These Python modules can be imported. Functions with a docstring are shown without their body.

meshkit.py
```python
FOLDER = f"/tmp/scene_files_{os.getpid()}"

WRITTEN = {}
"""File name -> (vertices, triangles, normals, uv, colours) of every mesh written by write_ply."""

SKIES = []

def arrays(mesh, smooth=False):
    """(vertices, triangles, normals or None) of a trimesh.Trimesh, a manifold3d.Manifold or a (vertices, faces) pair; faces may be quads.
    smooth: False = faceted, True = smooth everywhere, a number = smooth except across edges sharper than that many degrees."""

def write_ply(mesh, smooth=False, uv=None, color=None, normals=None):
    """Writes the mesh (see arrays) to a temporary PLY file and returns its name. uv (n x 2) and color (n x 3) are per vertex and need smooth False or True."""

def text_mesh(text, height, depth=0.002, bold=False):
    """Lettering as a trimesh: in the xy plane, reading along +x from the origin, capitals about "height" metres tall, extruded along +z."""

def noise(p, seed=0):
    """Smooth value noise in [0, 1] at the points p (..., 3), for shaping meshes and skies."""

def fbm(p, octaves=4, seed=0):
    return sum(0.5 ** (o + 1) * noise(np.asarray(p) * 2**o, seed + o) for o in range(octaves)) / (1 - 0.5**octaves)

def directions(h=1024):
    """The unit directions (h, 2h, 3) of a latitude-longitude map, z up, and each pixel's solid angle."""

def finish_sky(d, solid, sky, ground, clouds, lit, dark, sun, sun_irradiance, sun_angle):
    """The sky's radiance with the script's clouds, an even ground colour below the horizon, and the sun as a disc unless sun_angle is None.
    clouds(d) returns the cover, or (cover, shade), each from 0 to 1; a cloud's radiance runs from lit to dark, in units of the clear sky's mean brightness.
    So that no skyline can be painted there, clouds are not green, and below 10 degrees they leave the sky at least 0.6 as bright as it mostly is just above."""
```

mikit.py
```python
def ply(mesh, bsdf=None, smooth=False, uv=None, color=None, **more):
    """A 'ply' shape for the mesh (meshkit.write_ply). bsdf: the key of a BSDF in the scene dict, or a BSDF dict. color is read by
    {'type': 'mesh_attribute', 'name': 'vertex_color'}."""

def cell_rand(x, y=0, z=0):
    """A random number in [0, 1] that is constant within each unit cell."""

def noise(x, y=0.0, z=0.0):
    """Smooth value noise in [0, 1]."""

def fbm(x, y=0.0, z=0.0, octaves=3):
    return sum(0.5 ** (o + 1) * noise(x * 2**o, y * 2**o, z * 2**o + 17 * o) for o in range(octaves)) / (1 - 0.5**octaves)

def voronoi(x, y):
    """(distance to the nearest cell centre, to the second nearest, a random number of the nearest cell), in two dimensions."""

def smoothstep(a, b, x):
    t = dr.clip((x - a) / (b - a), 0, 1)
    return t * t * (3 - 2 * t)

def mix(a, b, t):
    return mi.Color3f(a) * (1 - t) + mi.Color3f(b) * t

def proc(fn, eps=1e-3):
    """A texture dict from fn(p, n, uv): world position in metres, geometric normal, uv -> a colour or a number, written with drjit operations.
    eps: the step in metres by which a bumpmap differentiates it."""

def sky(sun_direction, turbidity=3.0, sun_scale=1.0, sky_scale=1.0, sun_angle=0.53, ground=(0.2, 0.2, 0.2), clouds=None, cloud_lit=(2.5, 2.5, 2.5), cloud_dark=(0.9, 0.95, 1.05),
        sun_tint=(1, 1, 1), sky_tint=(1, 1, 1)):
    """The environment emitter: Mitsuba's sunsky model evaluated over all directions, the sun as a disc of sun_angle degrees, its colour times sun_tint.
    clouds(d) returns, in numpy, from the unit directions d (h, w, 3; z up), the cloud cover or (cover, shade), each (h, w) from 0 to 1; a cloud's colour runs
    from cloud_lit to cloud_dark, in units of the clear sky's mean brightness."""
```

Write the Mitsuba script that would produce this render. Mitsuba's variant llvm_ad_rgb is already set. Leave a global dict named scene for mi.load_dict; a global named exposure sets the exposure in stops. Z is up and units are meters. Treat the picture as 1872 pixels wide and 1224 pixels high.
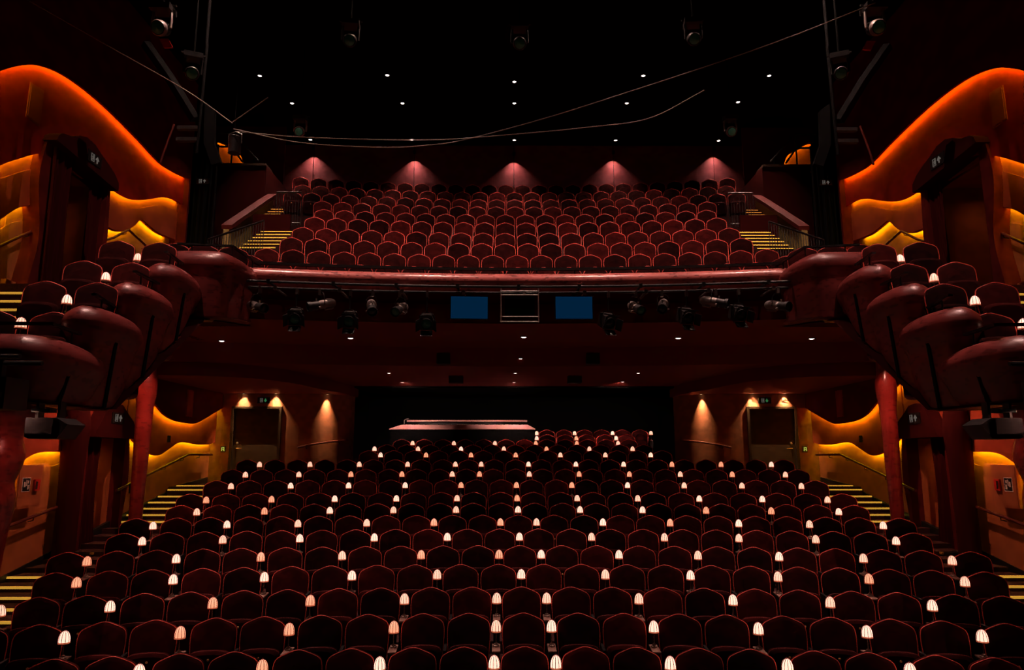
import math, numpy as np, mitsuba as mi, mikit, meshkit, trimesh
import drjit as dr
from shapely.geometry import Polygon, box as sbox
from shapely.ops import unary_union
T = mi.ScalarTransform4f
scene, labels = {}, {}

# ------------------------------------------------------------------ camera, exposure, house light
EYE, PITCH, YAW, FPX = np.array([-0.1875, 0.0, 2.91]), math.radians(9.7477), math.radians(0.3124), 1300.0
fwd = np.array([math.cos(PITCH) * math.sin(YAW), math.cos(PITCH) * math.cos(YAW), math.sin(PITCH)])
scene['camera'] = {'type': 'perspective', 'fov': 2 * math.degrees(math.atan(936 / FPX)), 'fov_axis': 'x', 'near_clip': 0.05, 'far_clip': 200.0,
                   'to_world': T().look_at(origin=EYE.tolist(), target=(EYE + fwd).tolist(), up=[0, 0, 1])}
exposure = 6.0
UNIT = 2.0 ** -exposure                   # all light values below are given as they come out on the picture
HOUSE = np.array([1.0, 0.60, 0.50])        # the ceiling downlights
WASH = np.array([1.0, 0.62, 0.30])         # the wall washers beside the doors
COVE = np.array([1.0, 0.66, 0.006])        # amber strips behind the wavy edges
COVE_HILL = np.array([1.0, 0.60, 0.003])   # the deeper amber strip of the high hill edge
K_CEIL, K_FRONT, K_BACK, K_SOFFIT, K_SMALL, K_WASH, K_COVE, K_GALLERY, K_LAMP = 30.0, 80.0, 10.0, 6.0, 2.0, 20.0, 28.0, 15.0, .72


def spot(key, p, target, inten, color=HOUSE, cut=40, beam=20, w=1.0):
    p, t = np.asarray(p, float), np.asarray(target, float)
    up = [0, 1, 0] if abs((t - p)[0]) + abs((t - p)[1]) < 1e-6 else [0, 0, 1]
    scene[key] = {'type': 'spot', 'intensity': {'type': 'rgb', 'value': (np.asarray(color) * inten * UNIT).tolist()}, 'cutoff_angle': float(cut), 'beam_width': float(beam),
                  'to_world': T().look_at(origin=p.tolist(), target=t.tolist(), up=up), 'sampling_weight': float(w)}


# ------------------------------------------------------------------ materials
def principled(c, rough=0.6, **k):
    return {'type': 'twosided', 'bsdf': {'type': 'principled', 'base_color': c if isinstance(c, dict) else {'type': 'rgb', 'value': list(c)}, 'roughness': rough, **k}}


def mottled(a, b, sx, octaves=3, lo=0.35, hi=0.65):
    return mikit.proc(lambda p, n, uv: mikit.mix(a, b, mikit.smoothstep(lo, hi, mikit.fbm(p.x * sx, p.y * sx, p.z * sx, octaves))))


def marbled(a, b, c, s):
    def fn(p, n, uv):
        base = mikit.mix(a, b, mikit.smoothstep(0.35, 0.7, mikit.fbm(p.x * s, p.y * s, p.z * s * 1.5, 3)))
        fleck = mikit.smoothstep(0.60, 0.72, mikit.fbm(p.x * s * 5 + 9, p.y * s * 5, p.z * s * 9, 2)) * 0.75
        return mikit.mix(base, c, fleck)
    return mikit.proc(fn)


MAT = {
    'velvet': principled(mottled((.020, .0015, .0015), (.034, .0026, .0025), 9), 0.9, sheen=0.10, sheen_tint=0.9, specular=0.08),
    'velvet_dark': principled(mottled((.010, .0010, .0011), (.019, .0016, .0016), 9), 0.9, sheen=0.05, sheen_tint=0.9, specular=0.06),
    'velvet_bright': principled(mottled((.034, .0024, .0024), (.055, .0042, .0039), 9), 0.9, sheen=0.12, sheen_tint=0.9, specular=0.08),
    'piping': principled((.80, .10, .075), 0.5),
    'piping_dull': principled((.22, .025, .02), 0.6),
    'brass': principled((.80, .46, .18), 0.4),
    'lamp_metal': principled((.42, .30, .25), 0.35, metallic=0.3),
    'black': principled((.012, .011, .011), 0.45),
    'black_matte': principled((.006, .006, .006), 0.9, specular=0.05),
    'steel': principled((.40, .36, .34), 0.35, metallic=0.7),
    'housing': principled((.025, .023, .023), 0.4),
    'silver_body': principled((.34, .28, .26), 0.42, metallic=0.5),
    'lens': principled((.06, .42, .30), 0.3, clearcoat=1.0),  # green reflection of the lens coating, put into the base colour
    'lens_dark': principled((.012, .03, .03), 0.12, clearcoat=1.0),
    'plaster_deep': principled(mottled((.27, .0125, .008), (.34, .0165, .010), 3), 0.9, specular=0.08),
    'plaster_terracotta': principled(mottled((.42, .130, .052), (.50, .160, .062), 2.5), 0.9, specular=0.08),
    'plaster_rust': principled(mottled((.33, .055, .026), (.40, .070, .032), 2.5), 0.9, specular=0.08),
    'plaster_dark': principled(mottled((.10, .010, .0085), (.14, .014, .011), 3), 0.9, specular=0.08),
    'parapet': principled(marbled((.17, .026, .024), (.23, .036, .033), (.10, .012, .012), 2.2), 0.36, clearcoat=0.5, clearcoat_gloss=0.75),
    'column_red': principled(marbled((.23, .019, .016), (.29, .026, .021), (.17, .013, .011), 2.2), 0.30, clearcoat=0.9, clearcoat_gloss=0.9),
    'fascia_roll': principled(marbled((.52, .125, .108), (.64, .16, .138), (.20, .030, .026), 2.6), 0.27, clearcoat=1.0, clearcoat_gloss=0.9),
    'plaster_wine': principled(mottled((.17, .034, .036), (.21, .042, .043), 5), 0.85),
    'soffit': principled((.17, .014, .011), 0.75),
    'carpet': principled(mottled((.030, .005, .005), (.045, .007, .006), 30, 2), 0.95),
    'ceiling': principled((.004, .004, .004), 0.95, specular=0.05),
    'timber_door': principled(mottled((.040, .022, .012), (.055, .030, .016), 4), 0.5),
    'timber_rail': principled((.11, .014, .011), 0.45),
    'wall_tan': principled(mottled((.30, .105, .052), (.38, .135, .066), 6), 0.75),
    'curtain': principled((.050, .0045, .0045), 0.9, specular=0.05),
    'gold': principled((.70, .42, .08), 0.4, metallic=0.3),
    'tray': principled((.36, .20, .16), 0.4),
    'white_paint': principled((.75, .68, .62), 0.6),
    'red_paint': principled((.55, .02, .015), 0.4),
    'green_cloth': principled((.16, .22, .14), 0.8),
    'wire': principled((.55, .42, .36), 0.5),
    'shade_wire': principled((.22, .02, .015), 0.6),
    'screen_glass': principled((.01, .02, .04), 0.3),
    'plaster_darkened': principled((.045, .0055, .005), 0.9, specular=0.06),  # darkened copy of the red plaster; shade is put into its colour
    'shade_trim': principled((.50, .10, .05), 0.7),
    'beam_brown': principled((.018, .010, .009), 0.6, specular=0.1),
    'desk_top': principled((.62, .36, .31), 0.35),
    'olive': principled((.16, .17, .05), 0.8),
    'stair_wall_lit': principled((.30, .23, .07), 0.7),  # yellow-green glow of the step lights, put into the wall colour
    'sign_face': principled((.02, .10, .05), 0.5),
}
scene.update({'mat_' + k: v for k, v in MAT.items()})

# ------------------------------------------------------------------ mesh helpers
def cat(parts):
    V, F, n = [], [], 0
    for v, f in parts:
        V.append(np.asarray(v, float)); F.append(np.asarray(f, int) + n); n += len(v)
    return np.vstack(V), np.vstack(F)


def tri(f):
    f = np.asarray(f, int)
    return np.vstack([f[:, [0, 1, 2]], f[:, [0, 2, 3]]]) if f.shape[1] == 4 else f


BOXF = tri([[0, 3, 2, 1], [4, 5, 6, 7], [0, 1, 5, 4], [1, 2, 6, 5], [2, 3, 7, 6], [3, 0, 4, 7]])


def bx(x0, x1, y0, y1, z0, z1):
    x0, x1 = min(x0, x1), max(x0, x1); y0, y1 = min(y0, y1), max(y0, y1); z0, z1 = min(z0, z1), max(z0, z1)
    return np.array([[x0, y0, z0], [x1, y0, z0], [x1, y1, z0], [x0, y1, z0], [x0, y0, z1], [x1, y0, z1], [x1, y1, z1], [x0, y1, z1]], float), BOXF


def move(m, d=(0, 0, 0), rz=0.0, rx=0.0, ry=0.0, s=1.0):
    v = np.asarray(m[0], float) * s
    for a, i, j in ((rx, 1, 2), (ry, 2, 0), (rz, 0, 1)):
        if a:
            c, q = math.cos(a), math.sin(a); w = v.copy()
            w[:, i] = c * v[:, i] - q * v[:, j]; w[:, j] = q * v[:, i] + c * v[:, j]; v = w
    return v + np.asarray(d, float), m[1]


def mir(m, side):
    return (m[0] * [-1, 1, 1], np.asarray(m[1])[:, ::-1]) if side > 0 else m


def grid(P, cu=False, cv=False):
    P = np.asarray(P, float); a, b = P.shape[:2]
    i, j = np.meshgrid(np.arange(a if cu else a - 1), np.arange(b if cv else b - 1), indexing='ij')
    i, j = i.ravel(), j.ravel(); i1, j1 = (i + 1) % a, (j + 1) % b
    return P.reshape(-1, 3), tri(np.stack([i * b + j, i1 * b + j, i1 * b + j1, i * b + j1], 1))


def tube(pts, r, n=6, cap=True):
    p = np.asarray(pts, float); t = np.gradient(p, axis=0); t /= np.linalg.norm(t, axis=1, keepdims=True) + 1e-12
    u = np.array([0, 0, 1.0]) if np.abs(t[:, 2]).max() < 0.95 else np.array([0.35, 0.9, 0.1])
    a = np.cross(t, u); a /= np.linalg.norm(a, axis=1, keepdims=True) + 1e-12
    b = np.cross(a, t); th = np.arange(n) * 2 * np.pi / n
    r = np.broadcast_to(np.asarray(r, float), (len(p),))[:, None, None]
    v, f = grid(p[:, None] + r * (np.cos(th)[None, :, None] * a[:, None] + np.sin(th)[None, :, None] * b[:, None]), cv=True)
    f = f[:, ::-1]
    if cap:
        k = len(v); v = np.vstack([v, p[0], p[-1]]); j = np.arange(n); e = (len(p) - 1) * n
        f = np.vstack([f, np.stack([j * 0 + k, j, (j + 1) % n], 1), np.stack([j * 0 + k + 1, e + (j + 1) % n, e + j], 1)])
    return v, f


def lathe(prof, n=16, c=(0, 0, 0)):
    prof = np.asarray(prof, float); th = np.arange(n) * 2 * np.pi / n
    P = np.stack([prof[:, None, 0] * np.cos(th), prof[:, None, 0] * np.sin(th), np.broadcast_to(prof[:, None, 1], (len(prof), n))], -1)
    v, f = grid(P, cv=True)
    return v + np.asarray(c, float), f[:, ::-1]


def prism(poly, h0, h1, plane='xy'):
    """A shapely polygon or point list extruded from h0 to h1. plane 'xy': along z; 'yz': polygon in (y, z), along x; 'xz': polygon in (x, z), along y."""
    if not hasattr(poly, 'geoms') and not hasattr(poly, 'exterior'):
        poly = Polygon(poly)
    out = []
    for g in getattr(poly, 'geoms', [poly]):
        if g.is_empty or g.area < 1e-8 or not hasattr(g, 'exterior'):
            continue
        m = trimesh.creation.extrude_polygon(g, abs(h1 - h0), engine='earcut'); v, f = np.array(m.vertices), np.array(m.faces)
        v[:, 2] += min(h0, h1)
        out.append((v[:, [2, 0, 1]], f) if plane == 'yz' else (v[:, [0, 2, 1]], f[:, ::-1]) if plane == 'xz' else (v, f))
    return cat(out)


def smooth_pts(pts, n=60):
    """A smooth curve through the points (Catmull-Rom), n points."""
    p = np.asarray(pts, float); p = np.vstack([2 * p[0] - p[1], p, 2 * p[-1] - p[-2]]); k = len(p) - 3; out = []
    for s in np.linspace(0, k, n):
        i = min(int(s), k - 1); t = s - i; a, b, c, d = p[i:i + 4]
        out.append(0.5 * (2 * b + (c - a) * t + (2 * a - 5 * b + 4 * c - d) * t * t + (3 * b - a - 3 * c + d) * t ** 3))
    return np.array(out)


count = {}
def numbered(name):
    k = count.get(name, -1) + 1; count[name] = k
    return name if k == 0 else f'{name}_{k:03d}'


def put(name, mesh, mat, parent=None, smooth=35, emit=None, label=None, w=None, **k):
    key = numbered((parent + '__' if parent else '') + name)
    d = mesh if isinstance(mesh, dict) else mikit.ply(mesh, 'mat_' + mat, smooth=smooth)
    d = {**d, **k}
    if emit is not None:
        d['emitter'] = {'type': 'area', 'radiance': {'type': 'rgb', 'value': (np.asarray(emit, float) * UNIT).tolist()}, **({'sampling_weight': float(w)} if w is not None else {})}
    scene[key] = d
    if label:
        labels[key] = {'label': label}
    return key


def thing(name, label, cat_, group=None):
    key = numbered(name); labels[key] = {'label': label, 'category': cat_, **({'group': group} if group else {})}
    return key


def single(name, mesh, mat, label, cat_, group=None, **k):
    key = put(name, mesh, mat, **k); labels[key] = {'label': label, 'category': cat_, **({'group': group} if group else {})}
    return key


def struct(name, mesh, mat, smooth=35, **k):
    key = put(name, mesh, mat, smooth=smooth, **k); labels[key] = {'kind': 'structure'}
    return key


ORD = ['front', 'second', 'third', 'fourth', 'fifth', 'sixth', 'seventh', 'eighth', 'ninth', 'tenth', 'eleventh', 'twelfth', 'thirteenth', 'fourteenth', 'fifteenth',
       'sixteenth', 'seventeenth', 'eighteenth', 'nineteenth', 'twentieth', 'twenty-first', 'twenty-second', 'twenty-third', 'twenty-fourth', 'twenty-fifth', 'twenty-sixth', 'twenty-seventh']
def nth(i):
    return 'first' if i == 0 else ORD[i]
SIDE = {-1: 'left', 1: 'right'}

# ------------------------------------------------------------------ seating plan (metres)
YC = -17.037                                  # centre of the stalls' row arcs
SEAT, TRAY = 0.55, 0.107
#        Y on the axis, floor, first lamp, scale, lamps, single gap after, chairs outside the first and the last lamp
STALLS = [(8.006, -0.005, -3.94, .996, 8, 3, 2, 2), (8.915, .155, -5.16, 1.001, 10, 4, 2, 1), (9.804, .305, -6.37, 1.0, 11, 5, 0, 2), (10.722, .465, -6.06, 1.005, 11, None, 1, 1),
          (11.621, .625, -6.43, 1.011, 12, 5, 1, 1), (12.530, .795, -6.13, 1.017, 11, None, 1, 1), (13.459, .955, -6.41, 1.008, 12, 5, 1, 1), (14.367, 1.115, -6.08, 1.009, 11, None, 1, 1),
          (15.256, 1.285, -6.28, 1.041, 11, None, 1, 1), (16.225, 1.515, -6.18, 1.024, 11, None, 1, 1), (17.174, 1.735, -6.23, .978, 12, 4, 1, 1), (18.093, 1.955, -6.24, .981, 12, 4, 1, 1),
          (19.011, 2.185, -3.52, .976, 7, None, 1, 1), (19.930, 2.355, -3.85, .979, 7, None, 0, 1), (20.839, 2.525, -2.94, .982, 6, None, 1, 1), (21.758, 2.695, .68, .992, 3, None, 0, 1),
          (22.677, 2.875, .72, .987, 4, None, 0, 0)]
YB = -13.467                                  # centre of the balcony's row arcs
BALC = [(13.810 + .8512 * i, z, w, n) for i, (z, w, n) in enumerate(zip([5.77, 6.27, 6.79, 7.31, 7.86, 8.37, 8.90, 9.43, 9.98, 10.55], [.942, .944, .953, .956, .953, .955, .957, .958, .956, .964],
                                                                        [19, 21, 20, 20, 20, 20, 21, 25, 25, 26]))]


def sector(r0, r1, yc, xlim, z, n=28):
    """A flat arc strip of radii r0..r1 about (0, yc), clipped at |x| < xlim."""
    P = []
    for r in (r0, r1):
        a = np.linspace(-1, 1, n) * math.asin(min(xlim / r, 1.0))
        P.append(np.stack([r * np.sin(a), yc + r * np.cos(a), np.full(n, z)], 1))
    return P


def tiers(rows, yc, xlims, back, front):
    """Stepped floor: per row a tread and the riser before it."""
    parts, zprev = [], None
    rr = [y - yc for y, *_ in rows]
    edges = [rr[0] - front] + [0.5 * (rr[i] + rr[i + 1]) - 0.10 for i in range(len(rr) - 1)] + [rr[-1] + back]
    for i, row in enumerate(rows):
        z, xl = row[1], xlims[i]
        a, b = sector(edges[i], edges[i + 1], yc, xl, z)
        parts.append(grid([b, a]))
        if zprev is not None:
            lo = a.copy(); lo[:, 2] = zprev
            parts.append(grid([a, lo]))
        zprev = z
    return cat(parts)


# ------------------------------------------------------------------ the large structure: floors
struct('floor_stalls', cat([tiers([(STALLS[0][0] - .919, -.15)] + STALLS, YC, [7.06] * 14 + [5.0] * 4, 1.9, .9), (lambda v: grid(v))([sector(2.0, 23.0 + .9, YC, 9.0, -.16)[1], sector(17.6, 20, YC, 9.0, -.16)[0]]),
                            bx(-8.6, -4.3, 18.0, 20.9, 2.0, 2.19), bx(4.3, 8.6, 18.0, 20.9, 2.0, 2.19)]), 'carpet', smooth=False)
bal = [(y, z) for y, z, *_ in BALC]
struct('floor_balcony', tiers(bal, YB, [6.7, 6.7] + [5.35] * 4 + [5.7] + [6.7] * 3, .75, .62), 'carpet', smooth=False)

# balcony front: the polished roll, the fascia below it, the stepped soffit
def arc_pts(r, yc, xl, n=40):
    a = np.linspace(-1, 1, n) * math.asin(xl / r)
    return np.stack([r * np.sin(a), yc + r * np.cos(a)], 1)


def ring_sweep(prof, yc, xl, n=48):
    """Sweeps a profile of (radius, z) along the arc |x| < xl."""
    P = []
    for r, z in prof:
        q = arc_pts(r, yc, xl, n); P.append(np.column_stack([q, np.full(n, z)]))
    return grid(np.array(P))


RF = 13.02 - YB
th = np.linspace(-0.30 * np.pi, 1.02 * np.pi, 15)
roll = [(RF + .20 - .235 * math.cos(t - math.pi / 2 + math.pi / 2), 6.185 + .18 * math.sin(t)) for t in np.linspace(1.45, 5.2, 15) * -1 + math.pi]
roll = [(RF + .215 + .225 * math.cos(t), 6.185 + .175 * math.sin(t)) for t in np.linspace(.35 * math.pi, 1.5 * math.pi, 16)]
bf = thing('balcony_parapet', 'curved balcony front with polished reddish roll below the upper seats', 'parapet')
put('roll', ring_sweep(roll, YB, 4.93), 'fascia_roll', bf)
put('fascia', ring_sweep([(RF + .215, 6.03), (RF + .22, 5.4)], YB, 5.35), 'plaster_dark', bf, smooth=False)
put('inner_wall', ring_sweep([(RF + .42, 5.7), (RF + .33, 6.33)], YB, 4.93), 'plaster_dark', bf, smooth=False)
RS = [RF + .20, 16.2 - YB, 16.5 - YB, 21.9 - YB]
struct('ceiling_under_balcony', ring_sweep([(RS[0], 5.40), (RS[1], 5.40), (RS[2], 5.0), (RS[3], 5.0)], YB, 8.9), 'soffit', smooth=False)
struct('ceiling_alcove', bx(-5.2, 5.2, 21.2, 25, 4.95, 5.05), 'ceiling', smooth=False)
# lower ceiling over the side aisles, its inner edge an S curve
for s in (-1, 1):
    edge = smooth_pts([(9.0, 15.7), (7.6, 15.75), (6.73, 15.95), (5.98, 16.45), (5.45, 17.5), (5.22, 18.8), (4.95, 19.9), (4.75, 21.4)], 40) * [s, 1]
    poly = Polygon(np.vstack([edge, [(4.75 * s, 21.7), (9.0 * s, 21.7)]]))
    struct(f'ceiling_aisle_{SIDE[s]}', prism(poly, 4.70, 5.22), 'soffit')
struct('ceiling', bx(-12, 12, 2, 24, 13.34, 13.5), 'ceiling', smooth=False)

# rear walls
struct('wall_back_stalls', cat([bx(-5.3, 5.3, 24.4, 24.6, 2, 5.1), bx(-5.1, -4.95, 21.2, 24.5, 2, 5.1), bx(4.95, 5.1, 21.2, 24.5, 2, 5.1)]), 'ceiling', smooth=False)
wb = struct('wall_back_balcony', bx(-9.6, 9.6, 22.78, 22.9, 5, 13.4), 'black_matte', smooth=False)
xs = [-9.4, -6.77, -3.37, 0.0, 3.37, 6.77, 9.4]
for a, b in zip(xs[:-1], xs[1:]):
    put('panel', bx(a + .012, b - .012, 22.72, 22.79, 10.2, 13.34), 'plaster_wine', wb, smooth=False)
for s in (-1, 1):
    # door wall, then a convex bend into the alcove; the door opening is left free
    wl = struct(f'wall_door_{SIDE[s]}', mir(cat([bx(-8.6, -8.02, 20.3, 20.5, 2.1, 4.75), bx(-8.02, -6.62, 20.3, 20.5, 4.32, 4.75), bx(-6.62, -6.10, 20.3, 20.5, 2.1, 4.75)]), s), 'wall_tan', smooth=False)
    bend = [(-6.10, 20.3), (-5.75, 20.33), (-5.4, 20.46), (-5.1, 20.7), (-4.88, 21.02), (-4.78, 21.4)]
    q = smooth_pts(bend, 24)
    put('bend', mir(grid([np.column_stack([q, np.full(24, 4.75)]), np.column_stack([q, np.full(24, 2.1)])]), s), 'wall_tan', wl)
    d = struct(f'door_{1 if s < 0 else 2}', mir(bx(-7.97, -6.67, 20.36, 20.42, 2.19, 4.28), s), 'timber_door', smooth=False)
    put('frame', mir(cat([bx(-8.03, -7.96, 20.27, 20.45, 2.19, 4.33), bx(-6.68, -6.61, 20.27, 20.45, 2.19, 4.33), bx(-7.96, -6.68, 20.27, 20.45, 4.27, 4.33)]), s), 'timber_door', d, smooth=False)
    put('handle', mir(cat([tube([(-7.84, 20.36, 3.16), (-7.84, 20.29, 3.16), (-7.70, 20.29, 3.16)], .012, 6), lathe([(0, -.02), (.03, -.02), (.03, 0), (0, 0)], 10, (0, 0, 0))]) if False else tube([(-7.84, 20.36, 3.16), (-7.84, 20.29, 3.16), (-7.69, 20.29, 3.155)], .014, 6), s), 'brass', d)
    put('lock', mir(move(lathe([(0, 0), (.035, 0), (.035, .02), (0, .03)], 12), (-7.84, 20.36, 3.30), rx=math.pi / 2), s), 'steel', d)

# ------------------------------------------------------------------ side walls with wavy overhanging layers
def scaled(pts, X, X0):
    k = (X - EYE[0]) / (X0 - EYE[0])
    return [(y * k, 2.91 + (z - 2.91) * k) for y, z in pts]


def region(curve, y0, y1, top):
    c = smooth_pts(curve, 90)
    c = c[np.r_[True, np.diff(c[:, 0]) > 1e-4]]
    return Polygon(np.vstack([c, [(c[-1, 0], top), (c[0, 0], top)]])).buffer(0).intersection(sbox(y0, 0, y1, top)), c


def cove(curve, side, X, gap, label, span=None, w=6.0, k=1.0, color=COVE):
    """The amber strip in the gap behind an overhanging layer's wavy edge; it shines down the layer below."""
    c = smooth_pts(curve, 120)
    if span is not None:
        c = c[(c[:, 0] > span[0]) & (c[:, 0] < span[1])]
    t = np.gradient(c, axis=0); t /= np.linalg.norm(t, axis=1, keepdims=True); nrm = np.column_stack([-t[:, 1], t[:, 0]])
    P = [np.column_stack([np.full(len(c), X - dx), c + nrm * o]) for dx, o in ((.004, .014), (.036, .056))]      # tilted to the wall, hidden by the lip
    m = mir(grid(P), side)
    if np.median(np.cross(m[0][m[1][:, 1]] - m[0][m[1][:, 0]], m[0][m[1][:, 2]] - m[0][m[1][:, 0]])[:, 2]) > 0:
        m = m[0], m[1][:, ::-1]
    single('cove_light', m, 'black_matte', label, 'light strip', emit=color * K_COVE * k, w=w, smooth=False)


UPPER_H = [(9.0, 7.0), (10.0, 8.05), (10.8, 8.93), (11.42, 9.5), (11.92, 9.9), (12.48, 10.21), (13.3, 10.41), (14.47, 10.46), (15.88, 10.37), (16.97, 10.25), (17.55, 10.28), (18.32, 10.4), (18.7, 10.5)]
UPPER_2A = scaled([(9.0, 6.0), (10.4, 6.85), (11.7, 7.89), (12.07, 8.16), (12.47, 8.43), (12.83, 8.63), (13.13, 8.76), (13.6, 8.80)], -9.14, -9.0)
UPPER_2B = scaled([(14.7, 8.86), (15.15, 8.8), (15.54, 8.8), (15.89, 8.85), (16.25, 8.96), (16.74, 9.17), (17.26, 9.41), (17.68, 9.55), (18.04, 9.61), (18.6, 9.65)], -9.14, -9.0)
UPPER_3A = scaled([(9.0, 5.0), (10.6, 5.95), (11.4, 6.55), (11.86, 6.96), (12.22, 7.29), (12.49, 7.44), (12.78, 7.54), (13.0, 7.6), (13.5, 7.62)], -9.28, -9.0)
UPPER_3B = scaled([(14.7, 7.86), (15.2, 7.88), (15.46, 7.92), (15.79, 8.04), (16.07, 8.23), (16.38, 8.50), (16.67, 8.49), (17.14, 8.45), (17.57, 8.48), (18.6, 8.6)], -9.28, -9.0)
LOW_U = [(13.4, 3.9), (14.3, 4.25), (15.25, 4.47), (15.6, 4.4), (16.37, 4.15), (16.89, 3.91), (17.47, 3.79), (18.23, 3.76), (18.7, 3.79), (19.36, 3.98), (20.4, 4.32)]
LOW_L = scaled([(15.3, 3.42), (15.68, 3.23), (15.96, 3.12), (16.32, 3.0), (16.66, 2.95), (16.92, 2.98), (17.3, 3.11), (17.71, 3.25), (18.15, 3.28), (18.8, 3.24), (19.48, 3.25), (20.02, 3.33), (20.4, 3.39)], -8.44, -8.3)
LOW_N = scaled([(10.4, 2.2), (11.0, 2.35), (11.5, 2.52), (11.85, 2.71), (12.07, 2.82), (12.35, 2.95), (12.64, 3.0), (13.1, 3.01), (13.33, 3.06), (13.61, 3.14), (14.0, 3.22)], -8.44, -8.3)
PORT_LOW, PORT_UP = sbox(14.05, 0, 15.42, 3.34), sbox(13.15, 0, 14.95, 8.78)


def offset_below(curve, d):
    return [(y, z - d) for y, z in curve]


def at_right(t, s):
    return t.replace('left', 'right') if s > 0 else t


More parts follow.
